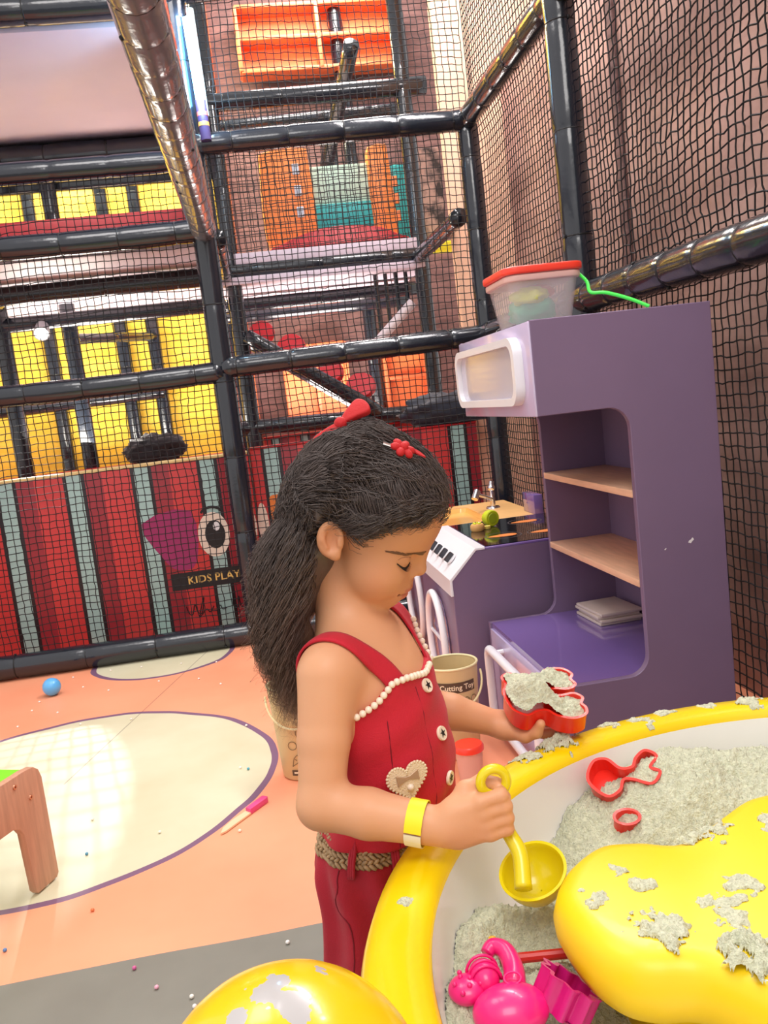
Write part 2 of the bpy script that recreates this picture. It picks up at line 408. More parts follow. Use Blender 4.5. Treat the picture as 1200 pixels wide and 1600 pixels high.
pipe('padded_beam', (XR, YR, 1.245), (XR, 1.5, 1.235), 0.05, fr, step=0.17)
pipe('padded_beam', (XR, FY, 2.17), (XR, YR, 2.17), PR, fr, step=0.17)
pipe('padded_beam', (XR, YR, 2.17), (XR, 1.55, 2.17), PR, fr)
pipe('padded_beam', (XR, FY, 0.05), (XR, 1.5, 0.05), PR, fr)
pipe('padded_beam', (XL, FY, 1.80), (XL, 0.9, 1.79), 0.055, fr, step=0.15, material=FILM, pinch=0.03)
nz = lambda a, b: int(round((b-a)/0.030))
net('net_panel', (-1.3, FY, 0.08), (1, 0, 0), (0, 0, 1), nz(-1.3, XL), nz(0.08, 1.2), fr, seed=1)
net('net_panel', (-1.3, FY, 1.2), (1, 0, 0), (0, 0, 1), nz(-1.3, XL), nz(1.2, 2.07), fr, seed=2)
net('net_panel', (XL, FY, 0.08), (1, 0, 0), (0, 0, 1), nz(XL, XC), nz(0.08, 1.22), fr, seed=3)
net('net_panel', (XL, FY, 1.22), (1, 0, 0), (0, 0, 1), nz(XL, XC), nz(1.22, 2.16), fr, seed=4)
net('net_panel', (XL, FY, 2.16), (1, 0, 0), (0, 0, 1), nz(XL, XC), nz(2.16, 2.78), fr, seed=5)
net('net_panel', (XR+0.02, FY, 0.08), (0, -1, 0), (0, 0, 1), nz(YR, FY), nz(0.08, 1.24), fr, seed=6)
net('net_panel', (XR+0.02, FY, 1.24), (0, -1, 0), (0, 0, 1), nz(YR, FY), nz(1.24, 2.17), fr, seed=7)
net('net_panel', (XR+0.02, FY, 2.17), (0, -1, 0), (0, 0, 1), nz(YR, FY), nz(2.17, 3.0), fr, seed=8)
net('net_panel', (XR+0.02, YR, 0.08), (0, -1, 0), (0, 0, 1), 40, nz(0.08, 1.24), fr, seed=9)
net('net_panel', (XR+0.02, YR, 1.24), (0, -1, 0), (0, 0, 1), 40, nz(1.24, 3.0), fr, seed=10, wav=0.006, wob=0.02, r=0.0025)


# ================================================================== LED TUBE, SPOTLIGHT
tl = empty('tube_light', (-0.062, 3.80, 2.14), 'glowing blue white LED tube upright beside the padded post', 'lamp')
G().tube([(-0.060, 3.82, 2.30), (-0.070, 3.82, 2.62)], 0.017, 12).build('glowing_tube', mat('led_glow', (200, 235, 255), 0.4, emit=(110, 200, 255), estr=24), tl)
G().tube([(-0.046, 3.835, 2.24), (-0.052, 3.835, 2.66)], 0.015, 12).build('tube_housing', mat('tube_housing', (190, 225, 235), 0.3), tl)
G().tube([(-0.056, 3.82, 2.14), (-0.060, 3.82, 2.30)], 0.022, 12).build('wrapped_end', mat('tube_purple', (70, 56, 110), 0.5), tl)
for k, (c, z) in enumerate((((222, 96, 90), 2.235), ((240, 170, 90), 2.195))):
    G().tube([(-0.058, 3.82, z), (-0.058, 3.82, z+0.016)], 0.0228, 12).build('coloured_band', mat('tube_band_%d' % k, c, 0.5), tl)
l = bpy.data.lights.new('tube_glow', 'AREA'); l.energy = 7; l.color = (0.45, 0.75, 1.0); l.shape = 'RECTANGLE'; l.size = 0.05; l.size_y = 0.4
lo = bpy.data.objects.new('tube_glow', l); COL.objects.link(lo); lo.location = (-0.066, 3.79, 2.46); lo.rotation_euler = (rad(78), 0, rad(14))
sp = empty('spotlight', (-1.08, 5.0, 1.53), 'small bright spotlight on the rear frame of the left bay', 'lamp')
Msp = Matrix.Translation((-1.08, 5.0, 1.58)) @ (Vector((-0.98, 2.55, 0))-Vector((-1.08, 5.0, 1.58))).to_track_quat('-Z', 'Y').to_matrix().to_4x4()
G().lathe([(0.0, 0.05), (0.035, 0.05), (0.04, 0.0), (0.042, -0.04), (0.036, -0.04), (0.034, -0.025)], n=20, M=Msp).build('lamp_body', mat('lamp_grey', (150, 150, 155), 0.4), sp)
G().lathe([(0.0, -0.026), (0.034, -0.026)], n=20, M=Msp).build('lamp_face', mat('lamp_face', (255, 250, 240), 0.4, emit=(255, 250, 240), estr=18), sp)
l = bpy.data.lights.new('spot_beam', 'SPOT'); l.energy = 120; l.color = (1, 0.98, 0.95); l.spot_size = rad(20); l.spot_blend = 0.25; l.shadow_soft_size = 0.008
lo = bpy.data.objects.new('spot_beam', l); COL.objects.link(lo); lo.matrix_world = Msp @ Matrix.Translation((0, 0, -0.06))

# ================================================================== REAR PLAY TOWER
tw = empty('play_tower', (0, 5.1, 0), 'rear multi-level play tower of black padded pipes and pale decks', 'play tower')
DECK = mat('pale_deck_board', (204, 192, 206), 0.45, var=0.05, vscale=2)
CRIM = mat('crimson_pad', (190, 34, 44), 0.4)
BY = 5.06
for x, y, z1 in ((XL+0.09, BY, 4.0), (XC-0.03, BY, 4.0), (-1.3, BY, 2.6), (-0.99, 5.3, 2.5), (XL+0.0, 6.2, 4.0), (-1.3, 6.2, 3.4), (-0.62, 6.18, 3.4), (-0.83, 6.18, 3.4), (0.86, 6.15, 4.0)):
    pipe('padded_post', (x, y, 0.0), (x, y, z1), 0.045, tw, step=0.5)
for a, b, r in (((-2.2, BY, 1.63), (XL, BY, 1.63), 0.042), ((-2.2, 4.45, 1.69), (XL, 4.45, 1.69), 0.045), ((XL, BY, 1.80), (XC, BY, 1.80), 0.05), ((XL, 5.45, 1.66), (XC, 5.45, 1.66), 0.042), ((XL, 5.85, 1.64), (XC, 5.85, 1.64), 0.042),
                ((-2.2, 5.36, 2.57), (XL, 5.36, 2.57), 0.075), ((XL, BY, 2.70), (XC+0.1, BY, 2.72), 0.05), ((XL, 6.0, 2.86), (XC+0.1, 6.0, 2.9), 0.045), ((XL, BY, 0.93), (XC, BY, 0.90), 0.045),
                ((-2.2, 6.15, 1.9), (XL, 6.15, 1.9), 0.04), ((-2.2, 6.15, 1.2), (-0.6, 6.15, 1.22), 0.04), ((-1.3, FY+0.1, 1.74), (-1.3, BY, 1.74), 0.045), ((-0.99, 5.3, 1.55), (-0.62, 6.15, 1.6), 0.03),
                ((XL+0.05, FY+0.1, 1.78), (XL+0.05, BY, 1.78), 0.04), ((XC-0.05, FY+0.1, 1.78), (XC-0.05, BY, 1.78), 0.04), ((0.80, 5.15, 3.0), (0.66, 5.9, 2.55), 0.045), ((0.70, 5.95, 1.75), (0.70, 5.95, 2.75), 0.05)):
    pipe('padded_beam', a, b, r, tw, step=0.3)
G().b2((-2.2, FY+0.06, 1.745), (XL-0.02, 5.9, 1.79), 0.004).build('deck_board', DECK, tw, sharp=30)
G().b2((-2.2, FY+0.06, 2.66), (XL-0.02, 5.4, 2.70), 0.004).build('deck_board', DECK, tw, sharp=30)
G().b2((XL+0.02, 5.0, 1.72), (XC-0.02, 6.1, 1.76), 0.004).build('deck_board', DECK, tw, sharp=30)
G().b2((XL+0.02, 5.02, 1.83), (XC-0.02, 5.06, 1.89), 0.004).build('deck_board', DECK, tw, sharp=30)
G().b2((-2.2, 5.40, 2.40), (XL-0.02, 5.46, 2.70), 0.02).build('deck_fascia', VINYL, tw)
G().b2((-2.2, FY+0.05, 1.79), (XL-0.03, FY+0.10, 1.915), 0.02).build('deck_edge_pad', CRIM, tw)
net('net_panel', (XL, BY, 1.86), (1, 0, 0), (0, 0, 1), 40, 28, tw, seed=11, pitch=0.03)
RAIL = mat('pale_rail', (206, 196, 200), 0.4)
G().tube([(0.72, 5.12, 1.31), (0.98, 5.12, 1.54)], 0.028, 12).build('hand_rail', RAIL, tw)
for k in range(4): G().tube([(0.78+0.06*k, 5.14, 1.36+0.053*k), (0.78+0.06*k, 5.14, 1.72)], 0.012, 8).build('baluster', VINYL, tw)
# sloping rail with red stepping discs
st = empty('climbing_ramp', (0.35, 5.02, 0.9), 'sloping black rail with crimson stepping discs under the middle deck', 'climbing ramp')
pipe('rail', (0.0, 5.0, 1.44), (0.70, 5.0, 0.93), 0.04, st, step=0.4)
pipe('rail', (0.0, 5.35, 1.44), (0.70, 5.35, 0.93), 0.04, st, step=0.4)
for (x, z, r) in ((0.09, 1.46, 0.075), (0.25, 1.36, 0.085), (0.46, 1.19, 0.08), (0.63, 1.09, 0.09)):
    Md = Matrix.Translation((x, 5.2, z)) @ Matrix.Rotation(rad(62), 4, 'X') @ Matrix.Rotation(rad(-12), 4, 'Y')
    G().lathe([(0, 0.03), (r*0.9, 0.03), (r, 0.012), (r, -0.012), (r*0.9, -0.03), (0, -0.03)], n=24, M=Md).build('stepping_disc', CRIM, st)
# lit orange panels on the rear wall
ORL = mat('orange_panel', (250, 150, 90), 0.5, var=0.06); ORD = mat('orange_frame', (226, 112, 66), 0.5)
def panelbox(name, lo, hi, label, cols=2, rows=2):
    t = empty(name, ((lo[0]+hi[0])/2, lo[1], lo[2]), label, 'panel')
    G().b2((lo[0], hi[1]-0.02, lo[2]), (hi[0], hi[1], hi[2])).build('back_board', ORL, t, smooth=False)
    for k in range(cols+1):
        x = lo[0]+(hi[0]-lo[0])*k/cols; G().b2((x-0.012, lo[1], lo[2]), (x+0.012, hi[1]-0.02, hi[2]), 0.003).build('divider', ORD, t)
    for k in range(rows+1):
        z = lo[2]+(hi[2]-lo[2])*k/rows; G().b2((lo[0], lo[1]+0.005, z-0.012), (hi[0], hi[1]-0.02, z+0.012), 0.003).build('shelf', ORD, t)
panelbox('wall_shelf', (0.20, 6.05, 3.22), (1.26, 6.24, 3.62), 'glowing salmon orange shelf unit high behind the upper net', 2, 2)
panelbox('wall_panel', (0.23, 6.1, 0.92), (0.66, 6.24, 1.43), 'orange lit panel low behind the sloping rail', 2, 1)
panelbox('wall_panel', (0.93, 6.1, 0.88), (1.22, 6.24, 1.40), 'orange lit panel right of the sloping rail', 1, 2)
# orange gate with teal boards on the upper deck
og = empty('deck_gate', (0.55, 5.3, 1.9), 'orange gate with teal and mint boards on the middle upper deck', 'gate')
ORG1 = mat('orange_foam', (236, 134, 60), 0.5, var=0.05); TEAL = mat('teal_board', (40, 168, 170), 0.45); MINT = mat('mint_board', (186, 216, 200), 0.45)
Mg = Matrix.Translation((0, 5.3, 0)) @ Matrix.Rotation(rad(90), 4, 'X')
G().prism(spline([(0.215, 1.90), (0.475, 1.90), (0.485, 2.42), (0.45, 2.49), (0.24, 2.48), (0.20, 2.40)], 4, True), -0.05, 0.05, 0.012, M=Mg).build('gate_pillar', ORG1, og)
G().prism(spline([(0.845, 1.90), (0.965, 1.90), (0.955, 2.42), (0.93, 2.475), (0.86, 2.47), (0.83, 2.40)], 4, True), -0.05, 0.05, 0.012, M=Mg).build('gate_pillar', ORG1, og)
for z in (2.13, 2.25, 2.37): G().b2((0.385, 5.238, z-0.03), (0.425, 5.26, z+0.03), 0.004).build('pillar_window', mat('pale_blue_print', (200, 210, 226), 0.5), og)
G().b2((0.47, 5.30, 2.17), (0.87, 5.335, 2.39), 0.006).build('mint_board', MINT, og)
G().b2((0.46, 5.28, 2.02), (0.87, 5.315, 2.17), 0.006).build('teal_board', TEAL, og)
G().b2((0.955, 5.34, 1.92), (1.10, 5.38, 2.38), 0.02).build('teal_side_board', MATS['teal_board'], og)
for z in (2.08, 2.18, 2.28): G().b2((0.975, 5.33, z-0.03), (1.01, 5.345, z+0.03), 0.004).build('side_window', ORL, og)
arch = [(0.23, 1.905), (0.97, 1.905), (0.94, 1.95), (0.82, 2.0), (0.62, 2.02), (0.44, 2.0), (0.30, 1.955)]
G().prism(spline(arch, 4, True), 0.06, 0.14, 0.012, M=Mg).build('arched_sill', CRIM, og)
# printed panel at the right of the upper deck
pp = empty('patterned_board', (1.16, 5.5, 1.9), 'dark patterned board behind the corner of the upper deck', 'board')
mm = bpy.data.materials.new('blotch_print'); mm.use_nodes = True; n = NT(mm)
n.link(n.ramp(n.noise(n.pos(), 9, 4), [(0.42, lin((40, 36, 38))), (0.5, lin((120, 100, 96))), (0.6, lin((170, 140, 130)))]), mm.node_tree.nodes['Principled BSDF'].inputs['Base Color'])
G().b2((1.12, 5.5, 1.95), (1.32, 5.54, 2.5), 0.004).build('board', mm, pp, smooth=False)
G().b2((1.06, 5.4, 1.86), (1.34, 5.5, 1.92), 0.015).build('yellow_edge_pad', mat('yellow_pad', (222, 212, 40), 0.45), pp)

# ================================================================== BALL PIT PANELS
def stripe_mat(name, x0, ax=0, per=0.2975):
    m = bpy.data.materials.new(name); m.use_nodes = True; n = NT(m); b = m.node_tree.nodes['Principled BSDF']
    p = n.pos(); c = n.sep(p)[ax]
    f = n.math('FRACT', n.math('ADD', n.math('DIVIDE', n.math('SUBTRACT', c, x0), per), 40.0))
    red = (216, 62, 62); dk = (162, 42, 54); teal = (172, 206, 202); bl = (34, 26, 32)
    st = [(0.0, teal), (0.21, bl), (0.265, dk), (0.52, red), (0.945, bl)]
    col = n.ramp(f, [(a, lin(q)) for a, q in st], 'CONSTANT')
    col = n.mix(n.math('MULTIPLY', n.noise(n.mapping(p, (4, 4, 30)), 2.0, 3), 0.16), col, lin((70, 20, 26)))
    n.link(col, b.inputs['Base Color']); b.inputs['Roughness'].default_value = 0.42; return m
S1 = stripe_mat('striped_vinyl_front', -0.288)
CAP = mat('cream_cap', (240, 214, 150), 0.5)
bp1 = empty('ball_pit_panel', (-0.7, 4.1, 0), 'long striped ball pit panel with printed eyes behind the left net', 'panel')
G().b2((-2.4, 4.08, 0.0), (-0.065, 4.16, 0.825), 0.006).build('striped_front', S1, bp1, sharp=30)
G().b2((-2.4, 4.075, 0.825), (-0.065, 4.165, 0.838), 0.004).build('cap_strip', CAP, bp1, sharp=30)
bp2 = empty('ball_pit_panel', (0.5, 4.1, 0), 'striped ball pit panel with an orange patch behind the middle net', 'panel')
G().b2((-0.055, 4.10, 0.0), (1.03, 4.18, 0.84), 0.006).build('striped_front', S1, bp2, sharp=30)
G().b2((-0.055, 4.095, 0.84), (1.03, 4.185, 0.85), 0.004).build('cap_strip', CRIM, bp2, sharp=30)
def dec(out, name, m, parent, y, M=None):
    Mx = Matrix.Translation((0, y, 0)) @ Matrix.Rotation(rad(90), 4, 'X')
    return G().prism(out, -0.0006, 0.0006, M=Mx).build(name, m, parent, smooth=False)
ell = lambda cx, cz, a, b_, t=0, n=28: [(cx+a*math.cos(2*pi*k/n)*math.cos(t)-b_*math.sin(2*pi*k/n)*math.sin(t), cz+a*math.cos(2*pi*k/n)*math.sin(t)+b_*math.sin(2*pi*k/n)*math.cos(t)) for k in range(n)]
MAG = mat('magenta_print', (158, 40, 100), 0.45); EYW = mat('eye_cream', (240, 222, 206), 0.45); INK = mat('ink_black', (24, 20, 26), 0.45); GOLD = mat('gold_print', (240, 196, 110), 0.4)
dec(spline([(-0.585, 0.565), (-0.36, 0.60), (-0.36, 0.36), (-0.45, 0.33), (-0.515, 0.40)], 3, True), 'magenta_patch', MAG, bp1, 4.0792)
dec(ell(-0.268, 0.475, 0.072, 0.105), 'printed_eye', EYW, bp1, 4.0785)
dec(ell(-0.262, 0.475, 0.046, 0.066), 'pupil', INK, bp1, 4.0772)
dec(ell(-0.252, 0.512, 0.015, 0.021), 'eye_glint', WHITE, bp1, 4.0758)
dec(ell(-0.105, 0.49, 0.038, 0.10), 'printed_eye', EYW, bp1, 4.0785)
dec(ell(-0.10, 0.49, 0.024, 0.062), 'pupil', INK, bp1, 4.0772)
brow = [(-0.268+0.052*math.cos(a), 0.575+0.034*math.sin(a)) for a in np.linspace(2.9, 0.24, 10)]+[(-0.268+0.043*math.cos(a), 0.57+0.027*math.sin(a)) for a in np.linspace(0.24, 2.9, 10)]
dec(brow, 'printed_brow', INK, bp1, 4.0785)
dec([(-0.49, 0.235), (-0.07, 0.235), (-0.07, 0.315), (-0.49, 0.315)], 'name_band', INK, bp1, 4.0785)
Mt = frame_mat((-0.295, 4.0768, 0.274), (1, 0, 0), (0, 0, 1), (0, -1, 0))
text_mesh('KIDS PLAY', 'gold_lettering', 0.052, Mt, GOLD, bp1, bold=0.0008)
# handwritten line
def stroke(pts, name, m, parent, y, r=0.0022):
    q = spline([(x, y, z) for x, z in pts], 5); return G().tube(q, r, 4).build(name, m, parent)
stroke([(-0.44, 0.155), (-0.43, 0.12), (-0.415, 0.115), (-0.40, 0.16), (-0.39, 0.12), (-0.37, 0.12), (-0.355, 0.19), (-0.385, 0.10), (-0.35, 0.13), (-0.335, 0.115), (-0.315, 0.14), (-0.325, 0.12), (-0.30, 0.12), (-0.285, 0.14), (-0.275, 0.12), (-0.255, 0.125)], 'script_line', INK, bp1, 4.078)
stroke([(-0.22, 0.19), (-0.225, 0.13), (-0.205, 0.12), (-0.195, 0.17), (-0.19, 0.125), (-0.17, 0.12), (-0.155, 0.20)], 'script_line', INK, bp1, 4.078)
dec(rrect(0.14, 0.26, 0.02, 4, 0.075, 0.49), 'orange_patch', ORG1, bp2, 4.0985)
dec(ell(-0.035, 0.49, 0.025, 0.10), 'printed_eye', EYW, bp2, 4.0985)
S2 = stripe_mat('striped_vinyl_rear', -0.10, per=0.17)
for lo, hi, lab in (((-2.4, 5.18, 0), (-0.12, 5.26, 0.79), 'far striped ball pit wall behind the left panel'), ((0.02, 5.14, 0), (1.25, 5.22, 0.85), 'far striped ball pit wall behind the middle net')):
    t = empty('ball_pit_wall', ((lo[0]+hi[0])/2, lo[1], 0), lab, 'panel')
    G().b2(lo, hi, 0.006).build('striped_front', S2, t, sharp=30)
    G().b2((lo[0], lo[1]-0.005, hi[2]), (hi[0], hi[1]+0.005, hi[2]+0.012), 0.004).build('cap_strip', CRIM, t, sharp=30)
def lump(name, c, sc, material, label, cat, seed, amp=0.25, fr_=3.0):
    n, m = 48, 26; V = []; F = []
    th = np.linspace(0, pi, m+1); ph = np.arange(n)*2*pi/n
    T, Pp = np.meshgrid(th, ph, indexing='ij'); D = np.stack([np.sin(T)*np.cos(Pp), np.sin(T)*np.sin(Pp), np.cos(T)], -1).reshape(-1, 3)
    k = 1+amp*fbm(D*fr_+seed, 3)+amp*0.5*(1-np.abs(vnoise(D*fr_*2.2+seed+9))*2)
    V = D*k[:, None]*np.array(sc)+np.array(c); V[:, 2] = np.maximum(V[:, 2], c[2]-sc[2]*0.75)
    idx = np.arange((m+1)*n).reshape(m+1, n); nx = np.roll(idx, -1, 1)
    Q = np.stack([idx[:-1], idx[1:], nx[1:], nx[:-1]], -1).reshape(-1, 4)
    o = mesh_np(name, V, Q, material); tag(o, label, cat); return o
JK = mat('black_cloth', (26, 24, 30), 0.85, sheen=0.3); JN = mat('navy_cloth', (34, 38, 56), 0.6, sheen=0.2)
lump('jacket', (-0.60, 5.20, 0.86), (0.16, 0.09, 0.085), JK, 'black jacket draped over the far ball pit wall at left', 'jacket', 3)
lump('jacket', (0.93, 4.16, 0.915), (0.22, 0.09, 0.085), JN, 'dark navy jacket heaped on the striped panel by the corner post', 'jacket', 8, 0.2)

# ================================================================== TALL CABINET
YC0, YC1, XF, XB, XS, ZT = 1.85, 2.502, 0.604, 1.022, 0.814, 1.133
cab = empty('tall_cabinet', (0.81, 2.18, 0), 'tall purple play kitchen cabinet with open shelves and rounded cutout', 'cabinet')
def arc(cx, cz, r, a0, a1, n=7): return [(cx+r*math.cos(a), cz+r*math.sin(a)) for a in np.linspace(a0, a1, n)]
Cprof = [(XF, 0.0), (XB, 0.0), (XB, ZT), (XF, ZT), (XF, 0.924)]+arc(XS-0.048, 0.924-0.048, 0.048, pi/2, 0)+arc(XS-0.048, 0.305+0.048, 0.048, 0, -pi/2)+[(XF, 0.305)]
exz = lambda y: frame_mat((0, y, 0), (1, 0, 0), (0, 0, 1), (0, -1, 0))
G().prism(Cprof, 0, 0.018, 0.0015, 1, M=exz(YC0+0.018)).build('side_panel', PURPLE, cab, sharp=30)
G().prism(Cprof, 0, 0.018, 0.0015, 1, M=exz(YC1)).build('side_panel', PURPLE, cab, sharp=30)
yi0, yi1 = YC0+0.018, YC1-0.018
G().b2((XB-0.016, yi0, 0.02), (XB-0.002, yi1, ZT-0.002)).build('back_panel', PURPLE, cab, smooth=False)
G().b2((XF+0.02, yi0, ZT-0.018), (XB-0.016, yi1, ZT)).build('top_panel', PURPLE, cab, smooth=False)
G().b2((XF+0.02, yi0, 0.924), (XB-0.016, yi1, 0.94)).build('box_bottom', PURPLE, cab, smooth=False)
G().b2((XF+0.006, yi0, 0.287), (XB-0.016, yi1, 0.305)).build('base_top', DPUR, cab, smooth=False)
G().b2((XF, yi0, 0.0), (XF+0.016, yi1, 0.287)).build('base_front', LITPUR, cab, smooth=False)
fpl = G().b2((XF-0.004, YC0+0.002, 0.924), (XF+0.018, YC1-0.002, ZT-0.002), 0.002).build('front_plate', LITPUR, cab, sharp=30)
for z in (0.7325, 0.524):
    G().b2((XS-0.002, yi0, z-0.017), (XB-0.016, yi1, z), 0.001).build('shelf', SHELF, cab, sharp=30)
# oven window on the upper box
def ring(out, inn, z0, z1, M, g=None):
    g = g or G(); n = len(out); V = []
    for z in (z0, z1):
        for L in (out, inn): V += [(M @ Vector((x, y, z)))[:] for x, y in L]
    F = []
    for k in range(n):
        j = (k+1) % n; F += [(2*n+k, 2*n+j, 3*n+j, 3*n+k), (k, n+k, n+j, j), (k, j, 2*n+j, 2*n+k), (n+k, 3*n+k, 3*n+j, n+j)]
    return g.add(V, F)
Mw = frame_mat((XF-0.004, 2.195, 1.028), (0, -1, 0), (0, 0, 1), (-1, 0, 0))
dr = ring(rrect(0.575, 0.155, 0.045, 6), rrect(0.535, 0.120, 0.033, 6), 0.0, 0.022, Mw).build('window_frame', WHITE, cab, sharp=40)
G().prism(rrect(0.545, 0.13, 0.033, 6), 0.004, 0.009, M=Mw).build('window_pane', mat('frosted_pane', (196, 190, 206), 0.12, coat=0.4), cab, smooth=False)
# white loop handle on the base
hl = [(XF-0.035, 2.0+0.43*u, z) for u, z in ((0, 0.03), (0.0, 0.24), (1.0, 0.24), (1.0, 0.03))]
pts = [(XF-0.03, y, z) for y, z in rrect(0.44, 0.215, 0.03, 4, 2.20, 0.145)]
G().tube(pts, 0.0125, 10, closed=True).build('base_handle', WHITE, cab, sharp=None)
for y in (2.05, 2.36): G().tube([(XF+0.004, y, 0.25), (XF-0.03, y, 0.25)], 0.008, 8).build('handle_stud', WHITE, cab)
CHIP = mat('chipped_white', (226, 220, 222), 0.6)
for (x, z, s_) in ((0.937, 0.602, 0.008), (0.874, 0.591, 0.003)):
    G().prism([(x+s_*a, z+s_*b_) for a, b_ in ((-0.9, -0.4), (-0.1, -0.7), (0.3, -0.2), (0.9, 0.3), (0.5, 0.9), (-0.1, 0.3), (-0.6, 0.1))], 0, 0.0006, M=exz(YC0)).build('paint_chip', CHIP, cab, smooth=False)
# stacked boards in the cabinet
BOOK = mat('pale_board', (206, 188, 178), 0.5, var=0.06)
for k in range(4):
    o = G().box((0.925+0.004*math.sin(k*2.1), 2.355+0.004*math.cos(k*3.0), 0.3052+0.0045+0.0092*k), (0.125, 0.165, 0.0085), 0.002, Matrix.Rotation(rad(3+2*math.sin(k*5)), 3, 'Z')).build('play_board', BOOK, sharp=40)
    tag(o, ['lowest', 'second lowest', 'second highest', 'topmost'][k]+' pale flat board of the stack inside the cabinet', 'board', 'flat boards stacked in the cabinet')

# ================================================================== STOVE
SY0, SY1, SX = 2.55, 3.07, 0.515
sv = empty('toy_stove', (0.75, 2.81, 0), 'purple toy stove with white knob panel and black glass top', 'stove')
G().prism([(SX, 0), (1.01, 0), (1.01, 0.516), (0.60, 0.516), (SX, 0.433)], 0, SY1-SY0, 0.002, 1, M=exz(SY1)).build('body', PURPLE, sv, sharp=30)
wp = [(SX-0.006, 0.385), (SX+0.002, 0.385), (SX+0.002, 0.432), (0.600, 0.5165), (0.628, 0.5165), (0.628, 0.524), (0.597, 0.524), (SX-0.006, 0.437)]
G().prism(wp, 0, SY1-SY0+0.004, 0.001, 1, M=exz(SY1+0.002)).build('control_panel', WHITE, sv, sharp=30)
G().b2((0.629, SY0, 0.516), (1.01, SY1, 0.522), 0.001).build('top_edge', DPUR, sv, sharp=30)
G().b2((0.632, SY0+0.012, 0.5225), (1.0, SY1-0.02, 0.5245)).build('glass_top', BLK, sv, smooth=False)
sl = Vector((0.085, 0, 0.087)).normalized(); sn = Vector((-sl.z, 0, sl.x))
KN = mat('knob_grey', (66, 66, 72), 0.3, metal=0.5)
for k in range(4):
    y = 2.665+0.082*k; c = Vector((SX-0.006, y, 0.437))+sl*0.055+sn*0.002
    Mk = frame_mat(c, sl, Vector((0, 1, 0)), sn)
    G().lathe([(0, 0.0), (0.019, 0.0), (0.018, 0.005), (0.0, 0.006)], n=18, M=Mk).build('knob_base', mat('knob_white', (222, 222, 226), 0.3), sv)
    gg = G(); b = bmesh.new(); bmesh.ops.create_cube(b, size=1)
    for v in b.verts: v.co = Vector((v.co.x*0.034, v.co.y*0.013, v.co.z*0.016+0.012))
    bmesh.ops.bevel(b, geom=list(b.edges), offset=0.002, segments=2, affect='EDGES'); gg.bm(b, Mk @ Matrix.Rotation(rad(6*k), 4, 'Z')); gg.build('knob', KN, sv, sharp=40)
FL = mat('flame_print', (236, 138, 70), 0.35); RG = mat('ring_print', (74, 70, 74), 0.3)
for (x, y) in ((0.87, 2.92), (0.865, 2.68), (0.73, 2.70)):
    out = [(x+0.045*math.cos(a)*(1 if math.cos(a) > 0 else 1.1), y+0.022*math.sin(a)*(1-0.35*math.cos(a+pi))) for a in np.linspace(0, 2*pi, 18, endpoint=False)]
    G().prism(out, 0.5246, 0.5252).build('burner_print', FL, sv, smooth=False)
    ring([(x+0.06*math.cos(a), y+0.06*math.sin(a)) for a in np.linspace(0, 2*pi, 24, endpoint=False)], [(x+0.056*math.cos(a), y+0.056*math.sin(a)) for a in np.linspace(0, 2*pi, 24, endpoint=False)], 0.5246, 0.5249, Matrix.Identity(4)).build('burner_ring', RG, sv, smooth=False)
pts = [(SX-0.02, 2.79+0.125*math.cos(a), 0.185+0.165*math.sin(a)) for a in np.linspace(0, 2*pi, 40, endpoint=False)]
G().tube(pts, 0.012, 10, closed=True).build('door_ring', WHITE, sv, sharp=None)
G().tube([(SX-0.014, 2.66, 0.20), (SX-0.014, 2.96, 0.20)], 0.006, 8).build('door_bar', WHITE, sv)
G().prism([(y, z) for y, z in ell(2.79, 0.185, 0.115, 0.155)], 0, 0.003, M=frame_mat((SX-0.001, 0, 0), (0, 1, 0), (0, 0, 1), (1, 0, 0))@Matrix.Translation((0, 0, -0.003))).build('door_window', mat('oven_window', (150, 128, 168), 0.15, coat=0.4), sv, smooth=False)
# toy food on the stove
BREAD = mat('toy_bread', (214, 160, 92), 0.55); LIME = mat('toy_lime', (196, 206, 30), 0.4)
t = empty('toy_food', (0.685, 2.855, 0.5246), 'small tan toy cake with green top on the stove glass', 'toy food')
G().lathe([(0.0, 0.0005), (0.021, 0.0005), (0.024, 0.006), (0.024, 0.018), (0.02, 0.024), (0, 0.025)], c=(0.685, 2.855, 0.5246), n=20).build('cake', BREAD, t)
for a in range(5): G().ball((0.685+0.011*math.cos(a*1.26), 2.855+0.011*math.sin(a*1.26), 0.5496), 0.005, 8, 6).build('green_dot', LIME, t)
t = empty('toy_lime', (0.748, 2.915, 0.5246), 'round yellow green toy fruit half standing on the stove glass', 'toy food')
Ml = frame_mat((0.748, 2.915, 0.5246+0.029), (0.3, 0.95, 0), (0, 0, 1), (0.95, -0.3, 0)) @ Matrix.Rotation(rad(0), 4, 'X')
Ml = frame_mat((0.748, 2.915, 0.5246+0.0285), Vector((0.94, 0.34, 0)), Vector((0, 0, 1)), Vector((0.34, -0.94, 0)))
G().lathe([(0, -0.026), (0.02, -0.024), (0.028, -0.01), (0.0283, 0.012), (0.025, 0.015), (0, 0.015)], n=24, M=Ml).build('rind', LIME, t)
G().lathe([(0, 0.0162), (0.017, 0.0162), (0.018, 0.0150)], n=24, M=Ml).build('cut_face', mat('lime_core', (160, 176, 30), 0.4), t)
o = G().lathe([(0, 0.0005), (0.011, 0.0005), (0.0125, 0.005), (0.0115, 0.011), (0, 0.012)], c=(0.722, 2.868, 0.5246), n=16).build('toy_slice', mat('toy_yellow', (236, 206, 96), 0.5)); tag(o, 'tiny pale yellow toy slice between the cake and the fruit', 'toy food')

